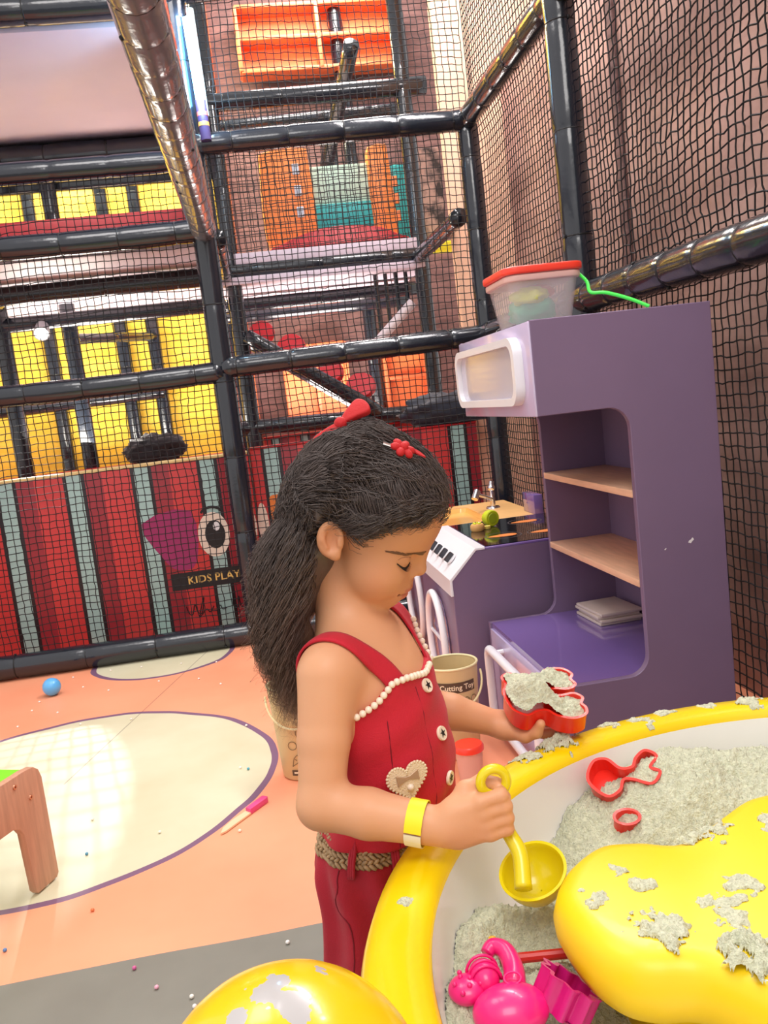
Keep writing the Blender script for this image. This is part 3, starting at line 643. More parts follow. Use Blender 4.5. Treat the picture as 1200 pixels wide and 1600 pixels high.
# ================================================================== SINK UNIT
KY0, KY1, KX, KZ = 3.10, 3.70, 0.55, 0.505
sk = empty('toy_sink_unit', (0.78, 3.4, 0), 'purple toy sink unit with beech top and chrome tap', 'sink')
g = G(); g.b2((KX, KY0, 0), (1.01, KY1, KZ-0.022), 0.002); g.build('body', PURPLE, sk, sharp=30)
TOPM = mat('sink_beech', (232, 182, 118), 0.35, var=0.06, stretch=(2, 14, 14), vscale=4)
out = [(x, y) for x, y in rrect(0.47, 0.61, 0.004, 3, 0.782, 3.4)]; inn = [(x, y) for x, y in rrect(0.26, 0.44, 0.03, 3, 0.70, 3.40)]
ring(out, inn, KZ-0.022, KZ, Matrix.Identity(4)).build('worktop', TOPM, sk, sharp=30)
bi = [(x, y) for x, y in rrect(0.25, 0.43, 0.03, 3, 0.70, 3.40)]
g = G(); n = len(inn); g.add([(x, y, KZ-0.002) for x, y in inn]+[(x, y, KZ-0.02) for x, y in bi], [(k, (k+1) % n, n+(k+1) % n, n+k) for k in range(n)]+[tuple(range(n, 2*n))]); g.build('basin', mat('sink_basin', (238, 178, 96), 0.2, coat=0.4), sk, sharp=30)
fx, fy = 0.915, 3.50
G().lathe([(0, 0.006), (0.026, 0.006), (0.03, 0.0), (0.03, -0.0005)], c=(fx, fy, KZ+0.0005), n=20).build('tap_plate', CHROME, sk)
tp = G().tube([(fx, fy, KZ+0.004), (fx, fy, KZ+0.075)], 0.011, 14).build('tap_column', CHROME, sk)
G().ball((fx, fy, KZ+0.085), 0.016, 14, 10).tube([(fx, fy, KZ+0.09), (fx+0.004, fy, KZ+0.112)], 0.011, 12).build('tap_lever', CHROME, tp)
G().tube([(fx, fy, KZ+0.035), (fx-0.05, fy-0.05, KZ+0.06), (fx-0.085, fy-0.085, KZ+0.075)], [0.008, 0.0075, 0.0075], 12).build('tap_spout', CHROME, tp)
G().tube([(fx-0.080, fy-0.080, KZ+0.088), (fx-0.098, fy-0.098, KZ+0.058)], 0.014, 14).build('tap_nozzle', CHROME, tp)
pts = [(KX-0.02, 3.40+0.15*math.cos(a), 0.2+0.165*math.sin(a)) for a in np.linspace(0, 2*pi, 40, endpoint=False)]
G().tube(pts, 0.012, 10, closed=True).build('door_ring', WHITE, sk, sharp=None)
o = G().b2((0.985, 3.16, KZ), (1.02, 3.30, KZ+0.075), 0.003).build('splash_block', DPUR, sk, sharp=30)

# ================================================================== CONTAINER ON CABINET
ct = empty('storage_tub', (0.71, 2.13, ZT), 'clear plastic tub with red lid and green contents on the cabinet', 'tub')
PLA = mat('clear_plastic', (238, 232, 232), 0.18, trans=0.0, alpha=0.24, coat=0.3)
def tub(z0, z1, w0, d0, w1, d1, cx, cy, r, th=0.0025):
    g = G(); L = []
    for (w, d, z) in ((w0-0.02, d0-0.02, z0), (w0, d0, z0+0.008), (w1, d1, z1)): L.append([(x, y, z) for x, y in rrect(w, d, r, 5, cx, cy)])
    for (w, d, z) in ((w1-2*th, d1-2*th, z1), (w0-2*th, d0-2*th, z0+0.008)): L.append([(x, y, z) for x, y in rrect(w, d, r, 5, cx, cy)])
    n = len(L[0]); V = sum(L, []); F = [tuple(range(n))[::-1]]
    for i in range(4): F += [(i*n+k, i*n+(k+1) % n, (i+1)*n+(k+1) % n, (i+1)*n+k) for k in range(n)]
    F.append(tuple(4*n+k for k in range(n))); return g.add(V, F)
tub(ZT+0.0005, ZT+0.125, 0.145, 0.17, 0.182, 0.21, 0.71, 2.13, 0.028).build('tub_body', PLA, ct, sharp=40)
g = G().prism(rrect(0.20, 0.226, 0.034, 6, 0.71, 2.13), ZT+0.121, ZT+0.139, 0.005, 3); g.build('lid', mat('red_lid', (244, 62, 40), 0.35, coat=0.2), ct, sharp=50)
g = G().prism(rrect(0.19, 0.216, 0.032, 6, 0.71, 2.13), ZT+0.104, ZT+0.119, 0.003, 2); g.build('rim_band', mat('tub_rim', (236, 190, 180), 0.3, alpha=0.8), ct, sharp=50)
def blob(name, c, sc, m, parent, seed, amp=0.22, fr_=2.5):
    th = np.linspace(0, pi, 17); ph = np.arange(28)*2*pi/28; T, Pp = np.meshgrid(th, ph, indexing='ij')
    D = np.stack([np.sin(T)*np.cos(Pp), np.sin(T)*np.sin(Pp), np.cos(T)], -1).reshape(-1, 3); k = 1+amp*fbm(D*fr_+seed, 3)
    idx = np.arange(17*28).reshape(17, 28); nx = np.roll(idx, -1, 1); Q = np.stack([idx[:-1], idx[1:], nx[1:], nx[:-1]], -1).reshape(-1, 4)
    return mesh_np(name, D*k[:, None]*np.array(sc)+np.array(c), Q, m, parent)
blob('green_toy', (0.70, 2.12, ZT+0.038), (0.052, 0.06, 0.034), mat('toy_green', (40, 176, 130), 0.5), ct, 3)
blob('lime_toy', (0.69, 2.09, ZT+0.072), (0.045, 0.05, 0.024), mat('toy_lime_yellow', (206, 210, 70), 0.5), ct, 5)
blob('orange_toy', (0.73, 2.15, ZT+0.088), (0.042, 0.05, 0.018), mat('toy_orange', (240, 130, 90), 0.5), ct, 9)
q = spline([(0.795, 2.06, ZT+0.122), (0.812, 2.03, ZT+0.09), (0.808, 2.00, ZT+0.06), (0.83, 1.965, ZT+0.052), (0.87, 1.93, ZT+0.03), (0.905, 1.905, ZT+0.006)], 6)
G().tube(q, 0.0042, 8).build('green_strap', mat('neon_green_cord', (70, 240, 80), 0.4), ct)

# ================================================================== BUCKETS
KRAFT = mat('kraft_plastic', (212, 188, 138), 0.4, var=0.03); KRIM = mat('kraft_rim', (232, 218, 168), 0.35); KDK = mat('kraft_print_brown', (84, 66, 50), 0.5); KIN = mat('kraft_line', (110, 88, 60), 0.5)
def bucket(cx, cy, ang, label):
    t = empty('toy_bucket', (cx, cy, 0), label, 'bucket')
    H, r0, r1 = 0.262, 0.058, 0.073
    G().lathe([(0, 0.0005), (r0-0.006, 0.0005), (r0, 0.006), (r1, H), (r1-0.003, H), (r0-0.003, 0.008), (0, 0.008)], c=(cx, cy, 0), n=40).build('bucket_body', KRAFT, t, sharp=50)
    G().tube([(cx+(r1-0.001)*math.cos(a), cy+(r1-0.001)*math.sin(a), H) for a in np.linspace(0, 2*pi, 40, endpoint=False)], 0.0035, 8, closed=True).build('bucket_rim', KRIM, t, sharp=None)
    rz = lambda z: r0+(r1-r0)*(z-0.006)/(H-0.006)+0.0006
    def P(u, z, e=0.0): # u arc length along the surface, facing direction ang
        r = rz(z)+e; a = ang+u/r; return (cx+r*math.cos(a), cy+r*math.sin(a), z)
    def patch(u0, u1, z0, z1, name, m, e=0.0, n=10):
        V = [P(u0+(u1-u0)*k/n, z, e) for z in (z0, z1) for k in range(n+1)]
        return G().add(V, [(k, k+1, n+2+k, n+1+k) for k in range(n)]).build(name, m, t)
    def line(pts, name, e=0.0004, r=0.0009, m=KIN): return G().tube([P(u, z, e) for u, z in pts], r, 4).build(name, m, t)
    hp = []
    for k in range(25):
        a = pi*k/24; u = math.cos(a); hp.append((cx+math.cos(ang+pi/2)*u*0.080+math.cos(ang)*0.055*math.sin(a)**0.8*1.5, cy+math.sin(ang+pi/2)*u*0.080+math.sin(ang)*0.055*math.sin(a)**0.8*1.5, H-0.03-0.075*math.sin(a)))
    G().tube(hp, 0.0032, 6).build('bucket_handle', KRIM, t, sharp=None)
    return t, P, patch, line
t, P, patch, line = bucket(0.437, 2.30, rad(-94), 'kraft coloured toy bucket with Cutting Toy lettering behind the child')
patch(-0.055, 0.058, 0.196, 0.226, 'label_band', KDK, 0.0004)
# lettering wrapped on the bucket
def wrap_text(body, size, uc, zc, m, name):
    cu = bpy.data.curves.new('txt', 'FONT'); cu.body = body; cu.size = size; cu.extrude = 0.0002; cu.align_x = 'CENTER'; cu.align_y = 'CENTER'; cu.offset = 0.0004; cu.resolution_u = 2
    ob = bpy.data.objects.new('txt', cu); COL.objects.link(ob); dg = bpy.context.evaluated_depsgraph_get(); me = bpy.data.meshes.new_from_object(ob.evaluated_get(dg)); bpy.data.objects.remove(ob)
    V = np.array([P(v.co.x+uc, v.co.y+zc, 0.0008+v.co.z) for v in me.vertices]); org = ORG[t.name]
    me.vertices.foreach_set('co', (V-org).astype(np.float32).ravel()); me.update(); me.materials.clear(); finish(name, me, m, t, org, smooth=False)
wrap_text('Cutting Toy', 0.021, 0.004, 0.211, mat('label_cream', (236, 222, 190), 0.5), 'lettering')
for (u, r) in ((-0.005, 0.013), (0.026, 0.011), (0.052, 0.011)):
    line([(u+r*math.cos(a), 0.17+r*math.sin(a)) for a in np.linspace(0, 2*pi, 18)], 'fruit_icon')
line([(0.018, 0.172), (0.034, 0.174)], 'icon_line'); line([(-0.01, 0.16), (0.0, 0.18)], 'icon_line')
for i in range(4):
    for j in range(3): patch(0.036+0.011*j, 0.045+0.011*j, 0.10+0.012*i+0.001, 0.11+0.012*i, 'print_block', KDK, 0.0004, 2)
t, P, patch, line = bucket(-0.0, 2.345, rad(-92), 'kraft coloured toy bucket with carrot drawing behind the curls')
line([(-0.028, 0.045), (-0.022, 0.068), (-0.012, 0.078), (-0.006, 0.07), (-0.012, 0.055), (-0.028, 0.045)], 'carrot_icon')
line([(-0.009, 0.076), (-0.001, 0.088)], 'carrot_leaf'); line([(-0.009, 0.076), (-0.008, 0.09)], 'carrot_leaf'); line([(-0.02, 0.066), (-0.014, 0.062)], 'carrot_leaf')
line([(-0.022+0.012*math.cos(a), 0.105+0.012*math.sin(a)) for a in np.linspace(0, 2*pi, 18)], 'fruit_icon')
line([(0.005+0.014*math.cos(a), 0.14+0.014*math.sin(a)) for a in np.linspace(0, 2*pi, 18)], 'fruit_icon')
patch(-0.032, 0.03, 0.018, 0.034, 'label_band', KDK, 0.0004); patch(-0.026, 0.03, 0.024, 0.029, 'label_window', mat('label_cream', (236, 222, 190)), 0.0008)
t = empty('lidded_cup', (0.425, 2.12, 0), 'small translucent cup with bright red lid on the floor', 'cup')
G().lathe([(0, 0.0006), (0.03, 0.0006), (0.036, 0.085), (0.034, 0.085), (0.028, 0.004), (0, 0.004)], c=(0.425, 2.12, 0), n=28).build('cup_body', mat('cup_pink', (240, 186, 170), 0.3, alpha=0.75), t, sharp=50)
G().lathe([(0, 0.099), (0.036, 0.099), (0.040, 0.094), (0.040, 0.083), (0.0365, 0.083)], c=(0.425, 2.12, 0), n=28).build('cup_lid', MATS['red_lid'], t, sharp=50)

# ================================================================== FLOOR TOYS
o = G().ball((-0.935, 3.49, 0.0355), 0.035, 28, 18).build('plastic_ball', mat('blue_ball', (92, 176, 236), 0.3, coat=0.2)); tag(o, 'light blue plastic ball on the floor by the bottom pipe', 'ball')
kn = empty('toy_knife', (-0.16, 2.13, 0), 'wooden toy knife with pink handle lying on the floor', 'knife')
ka, kb, kc = Vector((-0.109, 2.202, 0)), Vector((-0.152, 2.148, 0)), Vector((-0.222, 2.06, 0)); kd = (kc-ka).normalized(); kp = Vector((-kd.y, kd.x, 0))
Mk = frame_mat(kb, kd, kp, (0, 0, 1))
G().prism([(0.0, -0.011), (0.05, -0.014), (0.09, -0.010), (0.115, 0.004), (0.10, 0.009), (0.0, 0.009)], 0.001, 0.007, 0.001, 1, M=Mk).build('blade', mat('knife_wood', (238, 200, 160), 0.5), kn, sharp=40)
G().prism([(-0.07, -0.009), (-0.066, -0.011), (0.0, -0.010), (0.004, 0.009), (-0.064, 0.010), (-0.07, 0.007)], 0.0006, 0.016, 0.002, 2, M=Mk).build('handle', mat('knife_pink', (226, 76, 138), 0.4), kn, sharp=40)
# wooden kids table at the left
wt = empty('kids_bench', (-0.78, 1.92, 0), 'low wooden bench with rounded board legs and green top', 'bench')
WOOD = mat('bench_wood', (196, 146, 118), 0.5, var=0.14, vscale=3, stretch=(30, 30, 2.5), bump=0.05, bscale=40)
d = Vector((0.397, 0.918, 0)); nrm = Vector((0.918, -0.397, 0)); A = Vector((-0.617, 1.929, 0))
half = [(0.0, 0.004), (0.066, 0.002), (0.074, 0.012)]+[(0.071, 0.245), (0.064, 0.266), (0.05, 0.277), (0.03, 0.281)]
out = [(0.066, 0.004), (0.074, 0.012), (0.072, 0.245), (0.065, 0.266), (0.05, 0.278), (0.02, 0.282), (-0.17, 0.285), (-0.36, 0.282), (-0.395, 0.266), (-0.402, 0.245), (-0.414, 0.012), (-0.406, 0.004), (-0.345, 0.004), (-0.338, 0.010), (-0.322, 0.15), (-0.312, 0.167), (-0.295, 0.175), (-0.17, 0.178), (-0.04, 0.175), (-0.024, 0.167), (-0.013, 0.15), (-0.006, 0.012), (0.0, 0.004)]
for off in (0.0, -0.36):
    Mb = frame_mat(A+nrm*off, d, (0, 0, 1), nrm)
    G().prism(out, -0.02, 0.0, 0.002, 2, M=Mb).build('side_board', WOOD, wt, sharp=40)
Mb = frame_mat(A, d, nrm, (0, 0, -1))
G().prism([(0.05, -0.02), (-0.38, -0.02), (-0.38, -0.34), (0.05, -0.34)], -0.272, -0.256, 0.002, 1, M=Mb).build('green_top', mat('bench_green', (120, 214, 40), 0.4), wt, sharp=40)
for (u, z) in ((-0.018, 0.262), (0.025, 0.218)):
    Ms = frame_mat(A+d*u+Vector((0, 0, z)), d, (0, 0, 1), nrm)
    G().lathe([(0.002, 0.001), (0.0025, 0.003), (0.005, 0.0028), (0.006, 0.0)], n=14, M=Ms).build('screw', mat('copper_screw', (206, 150, 120), 0.3, metal=0.9), wt)
G().lathe([(0, 0.0005), (0.008, 0.0005), (0.009, 0.004), (0, 0.004)], c=(A+d*0.035-nrm*0.01)[:], n=12).build('foot_pad', mat('pad_white', (220, 220, 214), 0.5), wt)
# beads scattered on the floor
bead_xy = [(-0.362, 1.581), (-0.313, 1.510), (-0.247, 1.464), (-0.074, 1.568), (-0.240, 1.436), (-0.481, 1.816), (-0.635, 1.725), (-0.542, 2.079), (-0.174, 2.058), (-0.374, 2.127), (-0.180, 2.447), (-0.157, 2.429), (-0.563, 2.269), (-0.973, 3.317), (-0.864, 3.244), (-0.748, 3.069), (-0.981, 3.151), (-0.970, 3.418), (-0.827, 3.530), (-0.711, 3.430), (-0.570, 3.037), (-0.270, 3.286), (-0.167, 2.787), (0.33, 2.75), (0.36, 2.6), (0.42, 2.45), (-0.30, 3.60), (-0.45, 3.66), (-0.62, 3.70), (-0.75, 3.72), (-0.9, 3.70), (-1.0, 3.69), (-0.52, 3.45), (-0.36, 3.40)]
bead_c = [(206, 96, 150), (236, 170, 190), (240, 236, 224), (244, 244, 240), (240, 232, 226), (214, 120, 70), (92, 130, 180), (88, 150, 180), (240, 236, 216), (240, 238, 220), (244, 240, 228), (90, 170, 190), (240, 236, 220)]
BN = [bpy.data.meshes.new('bead_%d' % i) for i in range(0)]
bead_me = {}
names = {0: 'pink', 1: 'rosy', 5: 'orange', 6: 'blue', 7: 'teal', 11: 'turquoise'}
for i, (x, y) in enumerate(bead_xy):
    c = bead_c[i] if i < len(bead_c) else (242, 232, 222); r = 0.0042
    if c not in bead_me:
        g = G().ball((0, 0, 0), r, 12, 8, (1, 1, 0.9)); me = bpy.data.meshes.new('bead'); me.from_pydata(g.v, [], g.f); me.materials.append(mat('bead_%d_%d_%d' % c, c, 0.35)); me.shade_smooth(); bead_me[c] = me
    o = share(bead_me[c], 'bead', None, (x, y, r*0.9))
    if i in names: tag(o, 'tiny %s bead lying on the floor' % names[i], 'bead', 'beads scattered on the floor')
    else:
        where = 'on the grey floor band' if y < 1.6 else ('by the bottom pipe' if y > 3.55 else ('on the big cream circle' if math.hypot(x+0.706, y-2.499) < 0.6 else ('on the peach floor beside the toy stove' if x > 0.2 else 'on the peach floor beyond the cream circle')))
        tag(o, 'tiny pale bead lying '+where, 'bead', 'pale beads '+where)

# ================================================================== SAND TABLE
TX, TY, TR = 0.566, 0.653, 0.548
tb = empty('sand_table', (TX, TY, 0), 'round yellow sand table with white basin and yellow centre island', 'sand table')
def scuffed(name, rgb, scale, lo_, hi_, scuff=(176, 172, 170), gloss=0.24, coat=0.3, marks=()):
    m = bpy.data.materials.new(name); m.use_nodes = True; n = NT(m); b = m.node_tree.nodes['Principled BSDF']
    v = n.obj(); f = n.noise(v, scale, 5, 0.6); f2 = n.noise(v, 90, 2)
    c = n.mix(n.ramp(n.noise(v, 3, 3), [(0.3, (0, 0, 0)), (0.7, (1, 1, 1))]), lin(rgb), lin((rgb[0]-8, rgb[1]-14, max(0, rgb[2]))))
    k = n.ramp(f, [(lo_, (0, 0, 0)), (hi_, (1, 1, 1))])
    for (mx, my, mz, mr) in marks:   # rubbed-through patches with ragged outlines
        vs = n.new('ShaderNodeVectorMath', operation='DISTANCE'); n.link(v, vs.inputs[0]); vs.inputs[1].default_value = (mx, my, mz)
        e = n.math('ADD', n.math('DIVIDE', vs.outputs['Value'], mr), n.math('MULTIPLY', n.math('SUBTRACT', n.noise(v, 55, 3), 0.5), 3.0))
        k = n.math('MAXIMUM', k, n.math('LESS_THAN', e, 0.72))
    n.link(n.mix(k, c, lin(scuff)), b.inputs['Base Color']); b.inputs['Roughness'].default_value = gloss; b.inputs['Coat Weight'].default_value = coat; b.inputs['Coat Roughness'].default_value = 0.08
    bp = n.new('ShaderNodeBump'); bp.inputs['Strength'].default_value = 0.06; bp.inputs['Distance'].default_value = 0.01
    n.link(n.noise(v, 14, 3), bp.inputs['Height']); n.link(bp.outputs[0], b.inputs['Normal']); return m
MARKS = [(-0.604, -0.099, 0.620, 0.016), (-0.594, -0.119, 0.618, 0.018), (-0.630, -0.121, 0.615, 0.009), (-0.613, -0.105, 0.620, 0.011), (-0.575, -0.085, 0.611, 0.010)]
YEL = scuffed('yellow_fibreglass', (244, 212, 4), 6, 0.78, 0.82); YELD = scuffed('yellow_fibreglass_scuffed', (240, 200, 8), 9, 0.66, 0.69, marks=MARKS); YELI = scuffed('yellow_island_paint', (246, 212, 6), 5, 0.8, 0.85, gloss=0.42, coat=0.05)
BAS = mat('white_basin', (240, 239, 236), 0.22, coat=0.3, var=0.03, vscale=4)
RIM = [(0.40, 0.30), (0.50, 0.36), (0.536, 0.43), (0.546, 0.462), (0.548, 0.477), (0.543, 0.489), (0.53, 0.496), (0.510, 0.499), (0.492, 0.497), (0.483, 0.490), (0.481, 0.484)]
G().lathe(RIM, c=(TX, TY, 0), n=128).build('rim', YEL, tb, sharp=None)
BASP = [(0.481, 0.485), (0.479, 0.46), (0.475, 0.42), (0.468, 0.39), (0.45, 0.370), (0.42, 0.364), (0.0, 0.362)]
G().lathe(BASP, c=(TX, TY, 0), n=128).build('basin', BAS, tb, sharp=None)
G().lathe([(0.36, 0.0), (0.34, 0.02), (0.26, 0.1), (0.26, 0.24), (0.40, 0.30)], c=(TX, TY, 0), n=64).build('pedestal', YEL, tb, sharp=None)
ISL = np.array([(0.223, 0.755), (0.227, 0.790), (0.243, 0.818), (0.268, 0.846), (0.307, 0.866), (0.35, 0.858), (0.388, 0.842), (0.443, 0.874), (0.503, 0.905), (0.57, 0.90), (0.63, 0.86), (0.66, 0.79), (0.65, 0.70), (0.66, 0.62), (0.63, 0.54), (0.56, 0.49), (0.48, 0.49), (0.41, 0.52), (0.36, 0.555), (0.337, 0.59), (0.320, 0.620), (0.300, 0.642), (0.27, 0.650), (0.245, 0.668), (0.229, 0.705)])
ISO = spline(ISL, 5, True)
def inset(P, d):
    t = np.roll(P, -1, 0)-np.roll(P, 1, 0); t /= np.linalg.norm(t, axis=1, keepdims=True); nrm_ = np.stack([t[:, 1], -t[:, 0]], -1)
    return P+nrm_*d # clockwise outline: +d goes inwards
L = []; ZI = 0.500
for (dd, z) in ((0.055, 0.362), (0.052, 0.415), (0.038, 0.430), (0.016, 0.436), (0.005, 0.444), (0.0, 0.457), (-0.001, 0.470), (0.004, 0.487), (0.013, 0.4965), (0.026, 0.500)): L.append([(x, y, z) for x, y in inset(ISO, dd)])
g = G(); n = len(ISO); V = sum(L, []); F = [tuple((len(L)-1)*n+k for k in range(n))]
for i in range(len(L)-1): F += [(i*n+k, i*n+(k+1) % n, (i+1)*n+(k+1) % n, (i+1)*n+k) for k in range(n)]
g.add(V, F).build('centre_island', YELI, tb, sharp=60)
dm = [(0.085, 0.0), (0.085, 0.30), (0.092, 0.44)]+[(0.098*math.cos(a), 0.522+0.098*math.sin(a)) for a in np.linspace(-0.35, pi/2, 16)]
G().lathe(dm, c=(-0.04, 0.55, 0), n=64).build('dome_knob', YELD, tb, sharp=None)

# ------------------------------------------------------------------ sand
SANDM = mat('sand', (210, 212, 184), 0.95, var=0.16, vscale=190, bump=1.0, bscale=380)
def basin_z(r): return np.interp(r, [0.0, 0.42, 0.45, 0.468, 0.475, 0.479, 0.481], [0.362, 0.364, 0.370, 0.39, 0.42, 0.46, 0.485])
def worm(P, s): # crumbly kinetic-sand relief
    q = np.stack([P[:, 0], P[:, 1], P[:, 0]*0], -1)
    return (1-np.abs(vnoise(q*s+3))*2)*0.55+(1-np.abs(vnoise(q*s*2.3+9))*2)*0.3+0.35*vnoise(q*s*5)
gx = np.arange(TX-0.48, TX+0.34, 0.0017); gy = np.arange(TY-0.12, TY+0.48, 0.0017); NX, NY = len(gx), len(gy); GX, GY = np.meshgrid(gx, gy, indexing='ij'); PX = np.stack([GX.ravel(), GY.ravel()], -1)
rr = np.hypot(PX[:, 0]-TX, PX[:, 1]-TY)
def gau(cx, cy, sx, sy, h): return h*np.exp(-((PX[:, 0]-cx)/sx)**2-((PX[:, 1]-cy)/sy)**2)
h = 0.350+gau(0.44, 1.05, 0.155, 0.15, 0.098)+gau(0.66, 1.03, 0.2, 0.16, 0.085)+gau(0.85, 0.9, 0.2, 0.2, 0.085)
h += gau(0.185, 0.90, 0.05, 0.048, 0.062)+gau(0.25, 0.885, 0.042, 0.035, 0.05)+gau(0.14, 0.85, 0.04, 0.05, 0.058)+gau(0.22, 0.79, 0.09, 0.055, 0.045)+gau(0.115, 0.76, 0.04, 0.05, 0.058)+gau(0.2, 0.66, 0.13, 0.09, 0.05)
h += gau(0.235, 0.950, 0.036, 0.042, -0.05)
q3 = np.stack([PX[:, 0], PX[:, 1], PX[:, 0]*0], -1)
h += (0.011*fbm(q3*20, 3)+0.0036*worm(PX, 210)+0.0030*worm(PX+5.0, 105))*np.clip((h-0.352)*60, 0, 1)
bz = basin_z(rr); keep = (h > bz-0.002) & (rr < 0.478)
h = np.where(h > bz, h, bz-0.001)
idx = np.arange(NX*NY).reshape(NX, NY); q = np.stack([idx[:-1, :-1], idx[1:, :-1], idx[1:, 1:], idx[:-1, 1:]], -1).reshape(-1, 4)
q = q[keep[q].all(1)]; used = np.unique(q); rem = -np.ones(NX*NY, int); rem[used] = np.arange(len(used))
o = mesh_np('sand', np.c_[PX[used], h[used]], rem[q], SANDM); tag(o, 'pale greenish sand heaped in the white basin', 'sand', kind='stuff')
def sand_h(x, y):
    i = int(round((x-gx[0])/(gx[1]-gx[0]))); j = int(round((y-gy[0])/(gy[1]-gy[0]))); return float(h.reshape(NX, NY)[i, j])
def surf_top(P):
    r = np.hypot(P[:, 0]-TX, P[:, 1]-TY); z = np.interp(r, [0.481, 0.483, 0.492, 0.510, 0.53, 0.543, 0.548], [0.485, 0.490, 0.497, 0.499, 0.496, 0.489, 0.477])
    return np.where(r < 0.47, ZI, z)
VV = []; QQ = []; off = 0
clumps = [(0.262, 0.762, 0.022, 0.6), (0.300, 0.800, 0.015, 0.6), (0.290, 0.717, 0.026, 0.7), (0.312, 0.770, 0.016, 0.5), (0.298, 0.688, 0.032, 1.1), (0.36, 0.725, 0.020, 0.5), (0.375, 0.715, 0.02, 0.5), (0.365, 0.695, 0.022, 0.5), (0.352, 0.640, 0.042, 2.2), (0.372, 0.60, 0.03, 1.4), (0.40, 0.735, 0.022, 0.6), (0.42, 0.84, 0.034, 0.8), (0.39, 0.835, 0.024, 0.9), (0.53, 0.79, 0.03, 0.8), (0.50, 0.83, 0.03, 0.7), (0.44, 0.70, 0.03, 0.6), (0.36, 0.86, 0.012, 0.4),
          (0.355, 1.135, 0.045, 1.7), (0.30, 1.105, 0.03, 1.0), (0.445, 1.165, 0.022, 0.5), (0.49, 1.155, 0.026, 0.5), (0.53, 1.175, 0.024, 0.5), (0.60, 1.168, 0.018, 0.4), (0.66, 1.16, 0.03, 0.9), (0.19, 0.99, 0.015, 0.3), (0.22, 1.02, 0.012, 0.3), (0.08, 0.82, 0.012, 0.2)]
for ci, (cx, cy, s, hh) in enumerate(clumps):
    n = 72; s *= 0.8; a = np.linspace(-1.5, 1.5, n); A1, A2 = np.meshgrid(a, a, indexing='ij'); P2 = np.stack([cx+A1.ravel()*s, cy+A2.ravel()*s], -1)
    m = 1-(A1.ravel()**2+A2.ravel()**2)+1.15*fbm(np.stack([P2[:, 0]*95, P2[:, 1]*95, np.full(n*n, ci*3.7)], -1), 3)-0.35
    r_ = np.hypot(P2[:, 0]-TX, P2[:, 1]-TY); ok = (m > 0) & ((r_ > 0.484) & (r_ < 0.546) if cy > 0.94 or cx < 0.2 else inpoly(P2, inset(ISO, 0.010)))
    z = surf_top(P2)+np.clip(m, 0, 2)**0.7*0.0055*hh+0.0014*worm(P2, 150)*np.clip(m*3, 0, 1)-0.0002
    ii = np.arange(n*n).reshape(n, n); q = np.stack([ii[:-1, :-1], ii[1:, :-1], ii[1:, 1:], ii[:-1, 1:]], -1).reshape(-1, 4); q = q[ok[q].sum(1) >= 3]
    VV.append(np.c_[P2, np.where(m > 0, z, surf_top(P2)-0.0008)]); QQ.append(q+off); off += n*n
V = np.concatenate(VV); Q = np.concatenate(QQ); us = np.unique(Q); rem = -np.ones(len(V), int); rem[us] = np.arange(len(us))
o = mesh_np('spilled_sand', V[us], rem[Q], SANDM); tag(o, 'crumbs of sand spilled on the yellow rim and island', 'sand', kind='stuff')

# ------------------------------------------------------------------ moulds
def cutter(name, outline, depth, th, M, label, material=REDP, floor_=True, parent=None):
    """open-topped shaped mould: outline (ccw) in the local xy plane, opening towards +z"""
    P = spline(outline, 6, True); n = len(P)
    t_ = np.roll(P, -1, 0)-np.roll(P, 1, 0); t_ /= np.linalg.norm(t_, axis=1, keepdims=True); nn = np.stack([t_[:, 1], -t_[:, 0]], -1)
    I = P-nn*th; L = [(P, 0.0), (P+nn*0.0006, depth*0.9), (P+nn*0.0022, depth), (I, depth), (I, 0.002)]
    V = []; F = []
    for Pp, z in L: V += [(M @ Vector((x, y, z)))[:] for x, y in Pp]
    for i in range(len(L)-1): F += [(i*n+k, i*n+(k+1) % n, (i+1)*n+(k+1) % n, (i+1)*n+k) for k in range(n)]
    if floor_: F += [tuple(range(n))[::-1], tuple(4*n+k for k in range(n))]
    return G().add(V, F), P
def put_cutter(name, outline, depth, th, M, label, material=REDP):
    g, P = cutter(name, outline, depth, th, M, label); o = g.build(name, material, sharp=45); tag(o, label, 'mould'); return o, P
# butterfly mould half buried in the basin
bz0 = 0.405
Mm = Matrix.Translation((0.420, 1.052, 0.457)) @ Matrix.Rotation(rad(-10), 4, 'Z') @ Matrix.Rotation(rad(30), 4, 'X') @ Matrix.Rotation(rad(-12), 4, 'Y')
bf = [(-0.048, 0.004), (-0.030, -0.024), (-0.012, -0.020), (-0.004, -0.006), (0.008, -0.008), (0.030, -0.020), (0.044, -0.006), (0.034, 0.004), (0.046, 0.018), (0.034, 0.030), (0.020, 0.022), (0.012, 0.010), (-0.004, 0.012), (-0.018, 0.030), (-0.036, 0.030)]
put_cutter('sand_mould', bf, 0.026, 0.0018, Mm, 'red butterfly shaped sand mould lying in the heaped sand')
Mm2 = Matrix.Translation((0.392, 1.000, sand_h(0.392, 1.0)-0.010)) @ Matrix.Rotation(rad(20), 4, 'X')
put_cutter('sand_mould', [(0.016*math.cos(a), 0.012*math.sin(a)) for a in np.linspace(0, 2*pi, 10, endpoint=False)], 0.018, 0.0016, Mm2, 'small dark red round mould buried next to the island')
